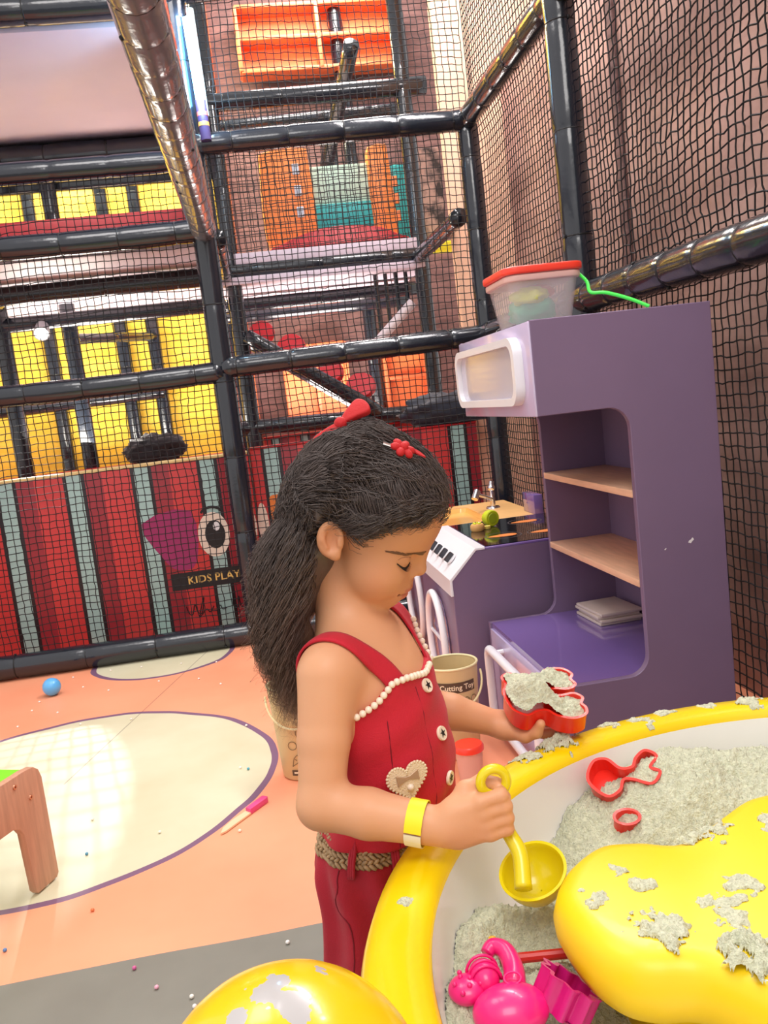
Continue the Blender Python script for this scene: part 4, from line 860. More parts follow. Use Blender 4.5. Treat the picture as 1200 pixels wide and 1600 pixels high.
# rake with yellow bead
rk = empty('sand_rake', (0.21, 0.85, 0.385), 'red toy rake handle poking out of the sand', 'rake')
zr = max(sand_h(0.18, 0.824), sand_h(0.235, 0.808), 0.405)
G().tube([(0.176, 0.826, zr+0.004), (0.205, 0.818, zr+0.007), (0.255, 0.806, zr+0.010)], [0.006, 0.0055, 0.0055], 10).build('rake_handle', mat('rake_red', (208, 40, 34), 0.35), rk)
G().box((0.178, 0.834, zr+0.004), (0.008, 0.030, 0.012), 0.003, Matrix.Rotation(rad(12), 3, 'Z')).build('rake_head', MATS['rake_red'], rk)
G().ball((0.174, 0.850, zr+0.010), 0.0062, 12, 8).build('rake_peg', mat('peg_yellow', (232, 178, 30), 0.4), rk)
# pink moulds
pk = empty('sand_mould', (0.15, 0.75, 0.42), 'hot pink sea creature sand mould with dotted and ridged lobes', 'mould')
zp = 0.436
g = G(); g.ball((0.126, 0.757, zp), 0.019, 20, 12, (1, 1, 0.6))
for k in range(9):
    a = k*2.4; r_ = 0.006*math.sqrt(k+0.3); g.ball((0.126+r_*math.cos(a), 0.757+r_*math.sin(a), zp+0.0113-r_*r_*14), 0.0026, 8, 6)
g.build('dotted_lobe', PINKP, pk, sharp=None)
g = G(); g.ball((0.1445, 0.764, zp+0.004), 0.0185, 20, 14, (0.8, 1.1, 0.8))
for k in range(3): g.tube([(0.1445+0.0152*math.cos(a), 0.756+0.0085*k+0.002*math.sin(a), zp+0.004+0.0152*math.sin(a)) for a in np.linspace(0, pi, 12)], 0.0017, 6)
g.build('ridged_lobe', PINKP, pk, sharp=None)
q = spline([(0.168, 0.742, zp+0.002), (0.174, 0.764, zp+0.006), (0.172, 0.784, zp+0.012), (0.162, 0.792, zp+0.014), (0.154, 0.787, zp+0.011)], 6)
G().tube(q, [0.0115-0.005*k/len(q) for k in range(len(q))], 12).build('curled_neck', PINKP, pk, sharp=None)
G().ball((0.158, 0.722, zp-0.004), 0.036, 28, 16, (1, 0.78, 0.6)).build('mould_body', PINKP, pk, sharp=None)
g = G(); g.tube([(0.166+0.008*math.cos(a), 0.737+0.006*math.sin(a), zp+0.0165+0.002*math.sin(a)) for a in np.linspace(0, 2*pi, 16, endpoint=False)], 0.0012, 6, closed=True); g.build('swirl_mark', PINKP, pk)
wv = [((0.030+0.004*math.cos(9*a))*math.cos(a)*0.8, (0.030+0.004*math.cos(9*a))*math.sin(a)*1.05) for a in np.linspace(0, 2*pi, 54, endpoint=False)]
Mm3 = Matrix.Translation((0.204, 0.728, 0.418)) @ Matrix.Rotation(rad(35), 4, 'Y') @ Matrix.Rotation(rad(-10), 4, 'X')
put_cutter('sand_mould', wv[::1], 0.03, 0.002, Mm3, 'magenta wavy edged sand mould cup beside the pink one', mat('magenta_plastic', (206, 26, 120), 0.3, coat=0.2))

# ================================================================== CHILD (implicit surface -> one continuous body mesh)
f32 = np.float32
def v3(*a): return np.array(a, f32)
def s_ell(p, c, r, R=None):
    q = p-np.asarray(c, f32)
    if R is not None: q = q @ np.asarray(R, f32)
    r = np.asarray(r, f32); a = q/r; k0 = np.sqrt((a*a).sum(1)); b = a/r; k1 = np.sqrt((b*b).sum(1))+1e-9
    return k0*(k0-1)/k1
def s_cap(p, a, b, ra, rb):
    a = np.asarray(a, f32); b = np.asarray(b, f32); ba = b-a; q = p-a; h_ = np.clip((q @ ba)/float(ba @ ba), 0, 1)
    w = q-h_[:, None]*ba; return np.sqrt((w*w).sum(1))-(ra+(rb-ra)*h_)
def s_box(p, c, hs, r, R=None):
    q = p-np.asarray(c, f32)
    if R is not None: q = q @ np.asarray(R, f32)
    q = np.abs(q)-(np.asarray(hs, f32)-r); return np.sqrt((np.maximum(q, 0)**2).sum(1))+np.minimum(q.max(1), 0)-r
def smin(a, b, k):
    h_ = np.maximum(k-np.abs(a-b), 0)/k; return np.minimum(a, b)-h_*h_*k*0.25
def smax(a, b, k): return -smin(-a, -b, k)
def chain(p, pts, rs, k=0.006):
    d_ = None
    for i in range(len(pts)-1):
        e = s_cap(p, pts[i], pts[i+1], rs[i], rs[i+1]); d_ = e if d_ is None else smin(d_, e, k)
    return d_
def evalc(fn, P, n=200000): return np.concatenate([fn(P[i:i+n]) for i in range(0, len(P), n)]) if len(P) else np.zeros(0, f32)
def surf(fn, lo, hi, vox, st=8):
    lo = np.array(lo, f32); hi = np.array(hi, f32); nb = np.ceil((hi-lo)/(vox*st)).astype(int); N_ = nb*st+1
    ax = [lo[i]+vox*np.arange(N_[i], dtype=f32) for i in range(3)]
    cx = [lo[i]+vox*st*(np.arange(nb[i], dtype=f32)+0.5) for i in range(3)]
    CP = np.stack(np.meshgrid(*cx, indexing='ij'), -1).reshape(-1, 3); cd_ = evalc(fn, CP).reshape(nb)
    vals = np.repeat(np.repeat(np.repeat(cd_, st, 0), st, 1), st, 2); vals = np.pad(vals, ((0, 1),)*3, mode='edge').astype(f32)
    near = np.argwhere(np.abs(cd_) < vox*st*1.15)
    o_ = np.arange(st+1); OI, OJ, OK_ = np.meshgrid(o_, o_, o_, indexing='ij'); OI, OJ, OK_ = OI.ravel(), OJ.ravel(), OK_.ravel()
    for s0 in range(0, len(near), 400):
        b_ = near[s0:s0+400]*st; I = (b_[:, 0:1]+OI).ravel(); J = (b_[:, 1:2]+OJ).ravel(); K = (b_[:, 2:3]+OK_).ravel()
        vals[I, J, K] = evalc(fn, np.stack([ax[0][I], ax[1][J], ax[2][K]], -1))
    S = vals < 0; nx, ny, nz_ = S.shape
    cnt = np.zeros((nx-1, ny-1, nz_-1), np.uint8)
    cor = [(i, j, k) for i in (0, 1) for j in (0, 1) for k in (0, 1)]
    for i, j, k in cor: cnt += S[i:nx-1+i, j:ny-1+j, k:nz_-1+k]
    act = np.argwhere((cnt > 0) & (cnt < 8)); flat = np.ravel_multi_index(act.T, cnt.shape)
    cv = np.stack([vals[act[:, 0]+i, act[:, 1]+j, act[:, 2]+k] for i, j, k in cor], 1)
    acc = np.zeros((len(act), 3)); m = np.zeros(len(act))
    for a in range(8):
        for b in range(a+1, 8):
            da = np.array(cor[b])-np.array(cor[a])
            if np.abs(da).sum() != 1: continue
            e = (cv[:, a] < 0) != (cv[:, b] < 0); t_ = np.where(e, cv[:, a]/(cv[:, a]-cv[:, b]+1e-12), 0)
            acc += e[:, None]*(np.array(cor[a])+t_[:, None]*da); m += e
    V = lo+vox*(act+acc/m[:, None])
    Q = []
    for axis in range(3):
        sl0 = [slice(None)]*3; sl1 = [slice(None)]*3; sl0[axis] = slice(0, -1); sl1[axis] = slice(1, None)
        A_ = S[tuple(sl0)]; B_ = S[tuple(sl1)]; E_ = np.argwhere(A_ != B_); u_, w_ = [(1, 2), (2, 0), (0, 1)][axis]
        E_ = E_[(E_[:, u_] > 0) & (E_[:, w_] > 0) & (E_[:, u_] < S.shape[u_]-1) & (E_[:, w_] < S.shape[w_]-1)]
        inside = A_[E_[:, 0], E_[:, 1], E_[:, 2]]; qs = []
        for du, dw in ((0, 0), (1, 0), (1, 1), (0, 1)):
            c = E_.copy(); c[:, u_] -= 1-du; c[:, w_] -= 1-dw; qs.append(np.searchsorted(flat, np.ravel_multi_index(c.T, cnt.shape)))
        q = np.stack(qs, 1); q[~inside] = q[~inside][:, ::-1]; Q.append(q)
    return V, np.concatenate(Q)
def grad(fn, P, e=0.0015):
    P = np.asarray(P, f32); g_ = np.stack([fn(P+np.array(d_, f32)*e)-fn(P-np.array(d_, f32)*e) for d_ in ((1, 0, 0), (0, 1, 0), (0, 0, 1))], -1)
    return g_/(np.linalg.norm(g_, axis=1, keepdims=True)+1e-9)
def project(fn, P, off=0.0, it=6):
    P = np.asarray(P, f32).copy()
    for _ in range(it): P -= (fn(P)-off)[:, None]*grad(fn, P)*0.9
    return P
# ---- frames
TH = rad(30); T0 = np.array([0.100, 1.066])
def tw(f, s, z): return np.array([T0[0]+f*math.cos(TH)-s*math.sin(TH), T0[1]-f*math.sin(TH)-s*math.cos(TH), z], f32)
TF = np.array([math.cos(TH), -math.sin(TH), 0]); TS = np.array([-math.sin(TH), -math.cos(TH), 0]); TM = np.stack([TF, TS, [0, 0, 1]], 1).astype(f32)
C0 = np.array([0.1367, 1.075, 0.882]); HP, HA = rad(33), rad(20)
HF = np.array([math.cos(HP)*math.cos(HA), -math.cos(HP)*math.sin(HA), -math.sin(HP)]); HU = np.array([math.sin(HP)*math.cos(HA), -math.sin(HP)*math.sin(HA), math.cos(HP)]); HR = np.cross(HF, HU)
HM = np.stack([HF, HR, HU], 1).astype(f32)
def hw(f, r, u): return (C0+f*HF+r*HR+u*HU).astype(f32)
def hloc(P): return (np.asarray(P, f32)-C0.astype(f32)) @ HM
def bounded(fn, c, R, m=0.06):
    c = np.asarray(c, f32)
    def g_(p):
        w = p-c; d_ = np.sqrt((w*w).sum(1))-R; k = d_ < m
        if k.all(): return fn(p)
        d_ = d_+0.01
        if k.any(): d_[k] = fn(p[k])
        return d_.astype(f32)
    return g_
def sd_head(p):
    q = hloc(p); a = q.copy(); a[:, 1] = np.abs(a[:, 1])
    d_ = s_ell(q, (-0.006, 0, -0.004), (0.083, 0.071, 0.073))
    d_ = smin(d_, s_ell(q, (0.040, 0, -0.008), (0.043, 0.055, 0.046)), 0.03)
    d_ = smin(d_, s_ell(q, (0.030, 0, -0.058), (0.047, 0.055, 0.052)), 0.03)
    d_ = smin(d_, s_ell(a, (0.050, 0.030, -0.080), (0.026, 0.026, 0.026)), 0.022)
    d_ = smin(d_, s_ell(q, (0.034, 0, -0.094), (0.040, 0.044, 0.036)), 0.025)
    d_ = smin(d_, s_ell(q, (0.062, 0, -0.110), (0.0185, 0.022, 0.0155)), 0.016)
    d_ = smin(d_, s_ell(q, (0.072, 0, -0.086), (0.0145, 0.023, 0.019)), 0.014)          # muzzle
    d_ = smax(d_, -s_ell(a, (0.084, 0.033, -0.047), (0.018, 0.0165, 0.0090)), 0.012)  # sockets
    d_ = smin(d_, s_ell(a, (0.0580, 0.0310, -0.0485), (0.0155, 0.0155, 0.0120)), 0.005)       # lids
    d_ = smin(d_, s_cap(q, (0.0755, 0, -0.032), (0.0850, 0, -0.054), 0.0060, 0.0072), 0.012)
    d_ = smin(d_, s_ell(q, (0.0860, 0, -0.0590), (0.0092, 0.0092, 0.0082)), 0.006)
    d_ = smin(d_, s_ell(a, (0.0790, 0.0100, -0.0655), (0.0078, 0.0062, 0.0062)), 0.004)
    d_ = smax(d_, -s_ell(a, (0.0845, 0.0050, -0.0715), (0.0042, 0.0024, 0.0034)), 0.002)
    d_ = smax(d_, -s_cap(a, (0.074, 0.0175, -0.064), (0.066, 0.0215, -0.074), 0.0010, 0.0010), 0.006)   # nasolabial hint
    d_ = smin(d_, s_ell(q, (0.0805, 0, -0.0862), (0.0092, 0.0170, 0.0050)), 0.004)
    d_ = smin(d_, s_ell(q, (0.0790, 0, -0.0968), (0.0092, 0.0140, 0.0056)), 0.004)
    arc_u = -0.0914-0.0034*(np.abs(q[:, 1])/0.018)**2
    d_ = smax(d_, -(np.sqrt((q[:, 2]-arc_u)**2+np.maximum(0.070-q[:, 0], 0)**2+np.maximum(np.abs(q[:, 1])-0.0200, 0)**2)-0.0010), 0.0022)
    d_ = smax(d_, -s_ell(a, (0.0755, 0.0215, -0.0935), (0.003, 0.0022, 0.002)), 0.005)
    d_ = smax(d_, -s_cap(a, (0.086, 0, -0.074), (0.089, 0, -0.081), 0.0018, 0.0018), 0.004)
    # ears
    ce, se = math.cos(0.30), math.sin(0.30); Re = np.array([[1, 0, 0], [0, ce, -se], [0, se, ce]])
    er = (a-np.array([-0.020, 0.0695, -0.0590], f32)); ct_, st_ = math.cos(0.42), math.sin(0.42)
    er = np.stack([er[:, 0]*ct_+er[:, 2]*st_, er[:, 1]-0.15*er[:, 0]*-1, -er[:, 0]*st_+er[:, 2]*ct_], -1).astype(f32)   # lean back
    e0 = s_ell(er, (0, 0.002, 0), (0.0165, 0.0060, 0.0230))
    e0 = smax(e0, -s_ell(er, (0.0022, 0.0075, 0.000), (0.0118, 0.0075, 0.0172)), 0.002)
    e0 = smin(e0, chain(er, [(-0.006, 0.0045, 0.010), (-0.0080, 0.0045, -0.001), (-0.003, 0.0042, -0.011)], [0.0022, 0.0026, 0.0024], 0.003), 0.0025)
    e0 = smin(e0, s_cap(er, (0.011, 0.0030, 0.000), (0.0115, 0.0025, -0.006), 0.0028, 0.0032), 0.003)
    e0 = smin(e0, s_ell(er, (0.0060, 0.0015, -0.0195), (0.0070, 0.0048, 0.0068)), 0.004)
    return smin(d_, e0, 0.006)
def sd_torso(p):
    q = (p-np.array([T0[0], T0[1], 0], f32)) @ TM
    d_ = s_ell(q, (0.0, 0, 0.635), (0.070, 0.092, 0.092))
    d_ = smin(d_, s_ell(q, (0.010, 0, 0.545), (0.076, 0.084, 0.085)), 0.05)
    d_ = smin(d_, s_ell(q, (-0.010, 0, 0.445), (0.070, 0.086, 0.070)), 0.05)
    d_ = smin(d_, s_cap(q, (-0.012, -0.078, 0.697), (-0.012, 0.078, 0.697), 0.034, 0.034), 0.035)
    return d_
RSH, REL, RWR = tw(-0.012, 0.100, 0.690), np.array([0.014, 0.945, 0.556], f32), np.array([0.140, 0.888, 0.533], f32)
LSH, LEL, LWR = tw(-0.010, -0.095, 0.690), np.array([0.182, 1.215, 0.555], f32), np.array([0.285, 1.198, 0.514], f32)
def sd_arms(p):
    d1 = smin(chain(p, [RSH, RSH*0.5+REL*0.5, REL], [0.034, 0.030, 0.026]), chain(p, [REL, REL*0.6+RWR*0.4, RWR], [0.0265, 0.0275, 0.0205]), 0.012)
    d2 = smin(chain(p, [LSH, LSH*0.5+LEL*0.5, LEL], [0.034, 0.029, 0.025]), chain(p, [LEL, LEL*0.6+LWR*0.4, LWR], [0.0255, 0.026, 0.0185]), 0.012)
    return d1, d2
sd_head = bounded(sd_head, hw(0, 0, -0.02), 0.125)
# right hand closed on the scoop handle
HXr = np.array([0.955, -0.19, 0.19]); HXr /= np.linalg.norm(HXr); HYr = np.array([0.20, 0.98, 0.0]); HYr -= HXr*(HYr @ HXr); HYr /= np.linalg.norm(HYr); HZr = np.cross(HXr, HYr)
HMr = np.stack([HXr, HYr, HZr], 1); HOr = np.array([0.150, 0.884, 0.535])
def rh(x, y, z): return (HOr+x*HXr+y*HYr+z*HZr).astype(f32)
def sd_rhand(p):
    q = (p-HOr.astype(f32)) @ HMr.astype(f32)
    d_ = s_box(q, (0.0195, 0.001, 0.000), (0.027, 0.0125, 0.0270), 0.0115)
    d_ = smin(d_, s_ell(q, (0.004, 0.001, 0.0), (0.022, 0.0155, 0.0200)), 0.015)
    fing = [(0.0195, 1.05, 0.0076), (0.0060, 1.08, 0.0078), (-0.0075, 1.0, 0.0075), (-0.0200, 0.86, 0.0068)]
    for k, (z, L_, r_) in enumerate(fing):
        pts = [(0.038, -0.004, z), (0.038+0.0215*L_, 0.001, z*0.97-0.001), (0.038+0.0215*L_, 0.0215*L_, z*0.95-0.001), (0.036+0.006*L_, 0.026*L_, z*0.95)]
        pts = [tuple(x) for x in pts]
        e = chain(q, pts, [r_*1.05, r_*1.03, r_*0.95, r_*0.85], 0.004); d_ = np.where(True, smin(d_, e, 0.0045), d_) if k == 0 else smin(d_, e, 0.0042)
    th_ = chain(q, [(0.008, 0.006, 0.018), (0.024, 0.016, 0.028), (0.043, 0.023, 0.0285), (0.056, 0.0215, 0.0245)], [0.0105, 0.0095, 0.0082, 0.0070], 0.006)
    return smin(d_, th_, 0.008)
sd_rhand = bounded(sd_rhand, rh(0.03, 0.005, 0), 0.055)
# left hand palm up under the mould
HXl = np.array([0.985, -0.17, -0.02]); HXl /= np.linalg.norm(HXl); HZl = np.array([0.05, -0.32, 0.945]); HZl -= HXl*(HZl @ HXl); HZl /= np.linalg.norm(HZl); HYl = np.cross(HZl, HXl)
HMl = np.stack([HXl, HYl, HZl], 1); HOl = np.array([0.292, 1.196, 0.513])
def sd_lhand(p):
    q = (p-HOl.astype(f32)) @ HMl.astype(f32)
    d_ = s_box(q, (0.020, 0.000, -0.003), (0.027, 0.0250, 0.0105), 0.010)
    d_ = smin(d_, s_ell(q, (0.003, -0.001, -0.001), (0.022, 0.0185, 0.0150)), 0.015)
    d_ = smin(d_, s_ell(q, (0.012, -0.017, 0.003), (0.020, 0.0120, 0.0115)), 0.01)
    for k, (y, L_, r_) in enumerate(((-0.0190, 0.95, 0.0074), (-0.0055, 1.06, 0.0076), (0.0080, 1.0, 0.0073), (0.0200, 0.82, 0.0066))):
        e = chain(q, [(0.041, y, -0.004), (0.041+0.021*L_, y*1.12, -0.007), (0.041+0.038*L_, y*1.2, -0.003), (0.041+0.051*L_, y*1.2, 0.005)], [r_*1.05, r_, r_*0.93, r_*0.82], 0.004)
        d_ = smin(d_, e, 0.0042)
    th_ = chain(q, [(0.010, -0.020, 0.002), (0.030, -0.038, 0.006), (0.045, -0.0440, 0.016), (0.051, -0.0450, 0.031)], [0.0105, 0.0092, 0.0080, 0.0068], 0.006)
    return smin(d_, th_, 0.008)
sd_lhand = bounded(sd_lhand, HOl+HXl*0.04, 0.075)
HIPR, HIPL = tw(-0.03, 0.046, 0.40), tw(-0.03, -0.046, 0.40)
def sd_legs(p):
    out = None
    for sgn in (1, -1):
        e = chain(p, [tw(-0.02, 0.042*sgn, 0.40), tw(-0.024, 0.048*sgn, 0.22), tw(-0.040, 0.050*sgn, 0.05)], [0.052, 0.040, 0.027], 0.02)
        e = smin(e, chain(p, [tw(-0.05, 0.050*sgn, 0.032), tw(0.0, 0.054*sgn, 0.024), tw(0.05, 0.058*sgn, 0.018)], [0.028, 0.022, 0.016], 0.01), 0.02)
        out = e if out is None else np.minimum(out, e)
    return out
def sd_neck(p): return s_cap(p, tw(-0.022, 0, 0.690), hw(-0.022, 0, -0.085), 0.040, 0.037)
def sd_body(p):
    t_ = smin(sd_torso(p), sd_neck(p), 0.035)
    a1, a2 = sd_arms(p)
    d_ = smin(t_, a1, 0.022); d_ = smin(d_, a2, 0.022); d_ = smin(d_, sd_legs(p), 0.03)
    d_ = smin(d_, sd_rhand(p), 0.010); d_ = smin(d_, sd_lhand(p), 0.010)
    return smin(d_, sd_head(p), 0.010)
person = empty('person', (0.09, 1.07, 0), 'small child in red sleeveless outfit scooping sand at the yellow table', 'person')
V, Q = surf(sd_body, (-0.09, 0.82, -0.002), (0.42, 1.29, 0.975), 0.0022)
V[:, 2] = np.maximum(V[:, 2], 0.001)
SK = bpy.data.materials.new('skin'); SK.use_nodes = True; n = NT(SK); b = SK.node_tree.nodes['Principled BSDF']
at = n.new('ShaderNodeAttribute'); at.attribute_name = 'skin_colour'
c = n.mix(n.math('MULTIPLY', n.noise(n.obj(), 26, 4), 0.30), at.outputs['Color'], lin((206, 138, 100)))
n.link(c, b.inputs['Base Color']); b.inputs['Roughness'].default_value = 0.46; b.inputs['Specular IOR Level'].default_value = 0.35
b.inputs['Subsurface Weight'].default_value = 0.12; b.inputs['Subsurface Radius'].default_value = (0.010, 0.004, 0.002); b.inputs['Subsurface Scale'].default_value = 0.5
bp = n.new('ShaderNodeBump'); bp.inputs['Strength'].default_value = 0.05; bp.inputs['Distance'].default_value = 0.002; n.link(n.noise(n.obj(), 300, 2), bp.inputs['Height']); n.link(bp.outputs[0], b.inputs['Normal'])
body = mesh_np('body', V, Q, SK, person)
q = hloc(V); col = np.tile(np.array([*lin((218, 162, 122)), 1.0]), (len(V), 1))
def paint(w, rgb):
    global col
    w = np.clip(w, 0, 1)[:, None]; col[:, :3] = col[:, :3]*(1-w)+np.array(lin(rgb))*w
headw = np.clip((0.13-np.linalg.norm(q-np.array([0, 0, -0.03]), axis=1))/0.03, 0, 1); paint(headw*0.55, (200, 140, 96))
lipd = np.minimum(s_ell(q.astype(f32), (0.0815, 0, -0.0868), (0.0096, 0.0190, 0.0046)), s_ell(q.astype(f32), (0.0800, 0, -0.0966), (0.0100, 0.0160, 0.0054)))
paint(np.clip(0.9-lipd/0.0016, 0, 1)*0.85*(q[:, 0] > 0.066), (190, 100, 88))
paint(np.exp(-(((q[:, 0]-0.05)/0.022)**2+((q[:, 2]+0.078)/0.02)**2))*0.25*(np.abs(q[:, 1]) > 0.02), (222, 140, 104))
paint(np.exp(-(((q[:, 0]+0.020)/0.016)**2+((q[:, 2]+0.060)/0.022)**2))*0.35*(np.abs(q[:, 1]) > 0.055), (190, 110, 80))
for nm in (sd_rhand,):
    pass
ca = body.data.color_attributes.new('skin_colour', 'FLOAT_COLOR', 'POINT'); ca.data.foreach_set('color', col.astype(f32).ravel())

# ---- clothing ---------------------------------------------------------------
REDC = mat('red_cotton', (192, 12, 40), 0.75, sheen=0.08, var=0.10, vscale=14, bump=0.25, bscale=700); REDD = mat('red_trouser_cotton', (170, 12, 40), 0.75, sheen=0.08, var=0.10, vscale=14, bump=0.25, bscale=700)
def topz(ph): return np.interp(np.abs(ph), [0, rad(34), rad(50), rad(64), rad(82), rad(100), pi], [0.664, 0.672, 0.672, 0.655, 0.640, 0.628, 0.640])
def tloc(p): return (p-np.array([T0[0], T0[1], 0], f32)) @ TM
def sd_bodice(p):
    q = tloc(p); ph = np.arctan2(q[:, 1], q[:, 0]); w = sd_torso(p)
    fold = 0.0022*np.sin(ph*9+q[:, 2]*34)*np.clip((0.60-q[:, 2])/0.12, 0, 1)+0.0012*np.sin(q[:, 2]*120+ph*4)
    out = w-0.0062-fold-0.004*np.clip((0.56-q[:, 2])/0.1, 0, 1)
    d_ = smax(out, -(w+0.004), 0.002)
    d_ = smax(d_, q[:, 2]-topz(ph), 0.003); d_ = smax(d_, 0.466-q[:, 2], 0.003); return d_
V, Q = surf(sd_bodice, (-0.02, 0.93, 0.44), (0.24, 1.21, 0.70), 0.0021)
bod = mesh_np('red_bodice', V, Q, REDC, person)
def sd_pants(p):
    q = tloc(p); w = smin(s_ell(q, (-0.012, 0, 0.435), (0.070, 0.086, 0.07)), np.minimum(s_cap(q, (-0.020, 0.042, 0.40), (-0.03, 0.054, 0.10), 0.052, 0.062), s_cap(q, (-0.020, -0.042, 0.40), (-0.03, -0.054, 0.10), 0.052, 0.062)), 0.04)
    ph = np.arctan2(q[:, 1], q[:, 0]+0.03)
    fold = 0.0048*np.sin(ph*13+1.5*np.sin(q[:, 2]*22))*np.clip((0.47-q[:, 2])/0.05, 0.25, 1)
    d_ = w-0.007-fold; d_ = smax(d_, -(w+0.004), 0.002); d_ = smax(d_, q[:, 2]-0.476, 0.003); return smax(d_, 0.075-q[:, 2], 0.004)
V, Q = surf(sd_pants, (-0.09, 0.89, 0.06), (0.22, 1.25, 0.49), 0.003)
pants = mesh_np('red_trousers', V, Q, REDD, person)
# seam down the trouser side and a slanted pocket edge
def along(fn, pts, off, n=6, it=6): return project(fn, spline(pts, n), off, it)
G().tube(along(sd_pants, [tw(-0.03, 0.13, 0.46), tw(-0.05, 0.125, 0.40), tw(-0.02, 0.128, 0.36), tw(-0.02, 0.13, 0.20)], 0.0003), 0.0009, 5).build('pocket_seam', mat('red_thread', (120, 8, 30), 0.8), pants)
def surf_pt(fn, ph, z, off=0.0, s_=0.05):
    """outermost point of fn seen from the torso axis in direction ph"""
    t_ = np.linspace(0.16, 0.02, 120); P = np.stack([tw(a*math.cos(ph), a*math.sin(ph), z) for a in t_]); d_ = fn(P); k = int(np.argmax(d_ < off)); return P[k]
def tex_strap(path, width, name, fn, off=0.0045, flip=1):
    c_ = project(fn, spline(path, 8), off); T_ = np.gradient(c_, axis=0); Nn = grad(fn, c_); B_ = np.cross(T_, Nn); B_ /= np.linalg.norm(B_, axis=1, keepdims=True)
    rows = []
    for k in np.linspace(-0.5, 0.5, 7): rows.append(project(fn, c_+B_*width*k, off))
    top = np.stack(rows, 1); Nt = grad(fn, top.reshape(-1, 3)).reshape(top.shape); bot = top-Nt*0.003
    m_, w_ = top.shape[:2]; loop = np.concatenate([top, bot[:, ::-1]], 1); n_ = 2*w_
    i_ = np.arange(m_*n_).reshape(m_, n_); nx_ = np.roll(i_, -1, 1); Q_ = np.stack([i_[:-1], i_[1:], nx_[1:], nx_[:-1]], -1).reshape(-1, 4)
    o = mesh_np(name, loop.reshape(-1, 3), Q_, REDC, person); return c_, B_
def sd_up(p):
    a1, a2 = sd_arms(p); return smin(smin(smin(sd_torso(p), sd_neck(p), 0.035), a1, 0.022), a2, 0.022)
cR, bR = tex_strap([tw(0.066, 0.052, 0.655), tw(0.052, 0.064, 0.690), tw(0.020, 0.080, 0.725), tw(-0.020, 0.086, 0.735), tw(-0.055, 0.082, 0.705), tw(-0.075, 0.070, 0.64)], 0.027, 'shoulder_strap', sd_up)
cL, bL = tex_strap([tw(0.068, -0.046, 0.655), tw(0.058, -0.056, 0.690), tw(0.025, -0.072, 0.725), tw(-0.020, -0.078, 0.735), tw(-0.055, -0.075, 0.705), tw(-0.072, -0.062, 0.64)], 0.027, 'shoulder_strap', sd_up)
# pearl edging
pm = G().ball((0, 0, 0), 0.0044, 10, 7); pme = bpy.data.meshes.new('pearl'); pme.from_pydata(pm.v, [], pm.f); pme.materials.append(mat('pearl_cream', (242, 226, 204), 0.3, coat=0.3)); pme.shade_smooth()
def pearls(P, step=0.0082):
    L = np.concatenate([[0], np.cumsum(np.linalg.norm(np.diff(P, axis=0), axis=1))])
    for s in np.arange(0, L[-1], step): share(pme, 'pearl', bod, [np.interp(s, L, P[:, i]) for i in range(3)])
edge = np.stack([surf_pt(sd_bodice, a, float(topz(a))-0.002, 0.001) for a in np.linspace(rad(92), rad(-22), 40)]); pearls(edge)
fs = cL[3:22]-bL[3:22]*(-0.0135); pearls(fs[:12]+0.002*grad(sd_up, fs[:12]))
# buttons, heart patch, belt
BUT = mat('button_cream', (240, 222, 198), 0.35)
def on_front(ph, z, fn=None, off=0.001):
    fn = fn or sd_bodice; c = surf_pt(fn, ph, z, off); nrm_ = Vector(grad(fn, c[None], 0.004)[0].tolist()).normalized(); ey = (Vector((0, 0, 1))-nrm_*nrm_.z).normalized(); ex = ey.cross(nrm_); return frame_mat(c.tolist(), ex, ey, nrm_)
for z in (0.650, 0.590, 0.533):
    Mb_ = on_front(rad(9), z, off=0.0022)
    bt = G().lathe([(0, -0.002), (0.0085, -0.002), (0.0092, 0.0), (0.0085, 0.0018), (0.0070, 0.0014), (0, 0.0014)], n=20, M=Mb_).build('button', BUT, bod, sharp=50)
    star = [((0.0058 if k % 2 == 0 else 0.0022)*math.cos(pi/2+k*pi/5), (0.0058 if k % 2 == 0 else 0.0022)*math.sin(pi/2+k*pi/5)) for k in range(10)]
    G().prism(star, 0.0015, 0.0021, M=Mb_).build('button_star', INK, bod, smooth=False)
hs = [(16*math.sin(t)**3/16*0.0245, (13*math.cos(t)-5*math.cos(2*t)-2*math.cos(3*t)-math.cos(4*t))/16*0.0255) for t in np.linspace(0, 2*pi, 48, endpoint=False)][::-1]
Mh = on_front(rad(50), 0.557, off=0.004); Mh = Mh @ Matrix.Rotation(rad(6), 4, 'Z')
hp_ = G().prism(hs, -0.004, 0.002, 0.0008, 1, M=Mh).build('heart_patch', mat('lace_cream', (236, 216, 180), 0.7, bump=0.5, bscale=500), bod, sharp=40)
pl = bpy.data.meshes.new('lace_dot'); gg = G().ball((0, 0, 0), 0.0019, 8, 5); pl.from_pydata(gg.v, [], gg.f); pl.materials.append(MATS['lace_cream']); pl.shade_smooth()
for x, y in hs: share(pl, 'lace_scallop', bod, (Mh @ Vector((x*1.02, y*1.02, 0.0008)))[:])
bw = [(-0.014, 0.007), (-0.003, 0.0025), (0.003, 0.0025), (0.014, 0.007), (0.014, -0.006), (0.003, -0.002), (-0.003, -0.002), (-0.014, -0.006)][::-1]
G().prism([(x, y+0.004) for x, y in bw], 0.002, 0.0036, 0.0004, 1, M=Mh).build('ribbon_bow', mat('taupe_ribbon', (186, 156, 126), 0.35, metal=0.2), bod, sharp=40)
G().ball((Mh @ Vector((0.001, -0.008, 0.003)))[:], 0.0042, 10, 8).build('patch_pearl', MATS['pearl_cream'], bod)
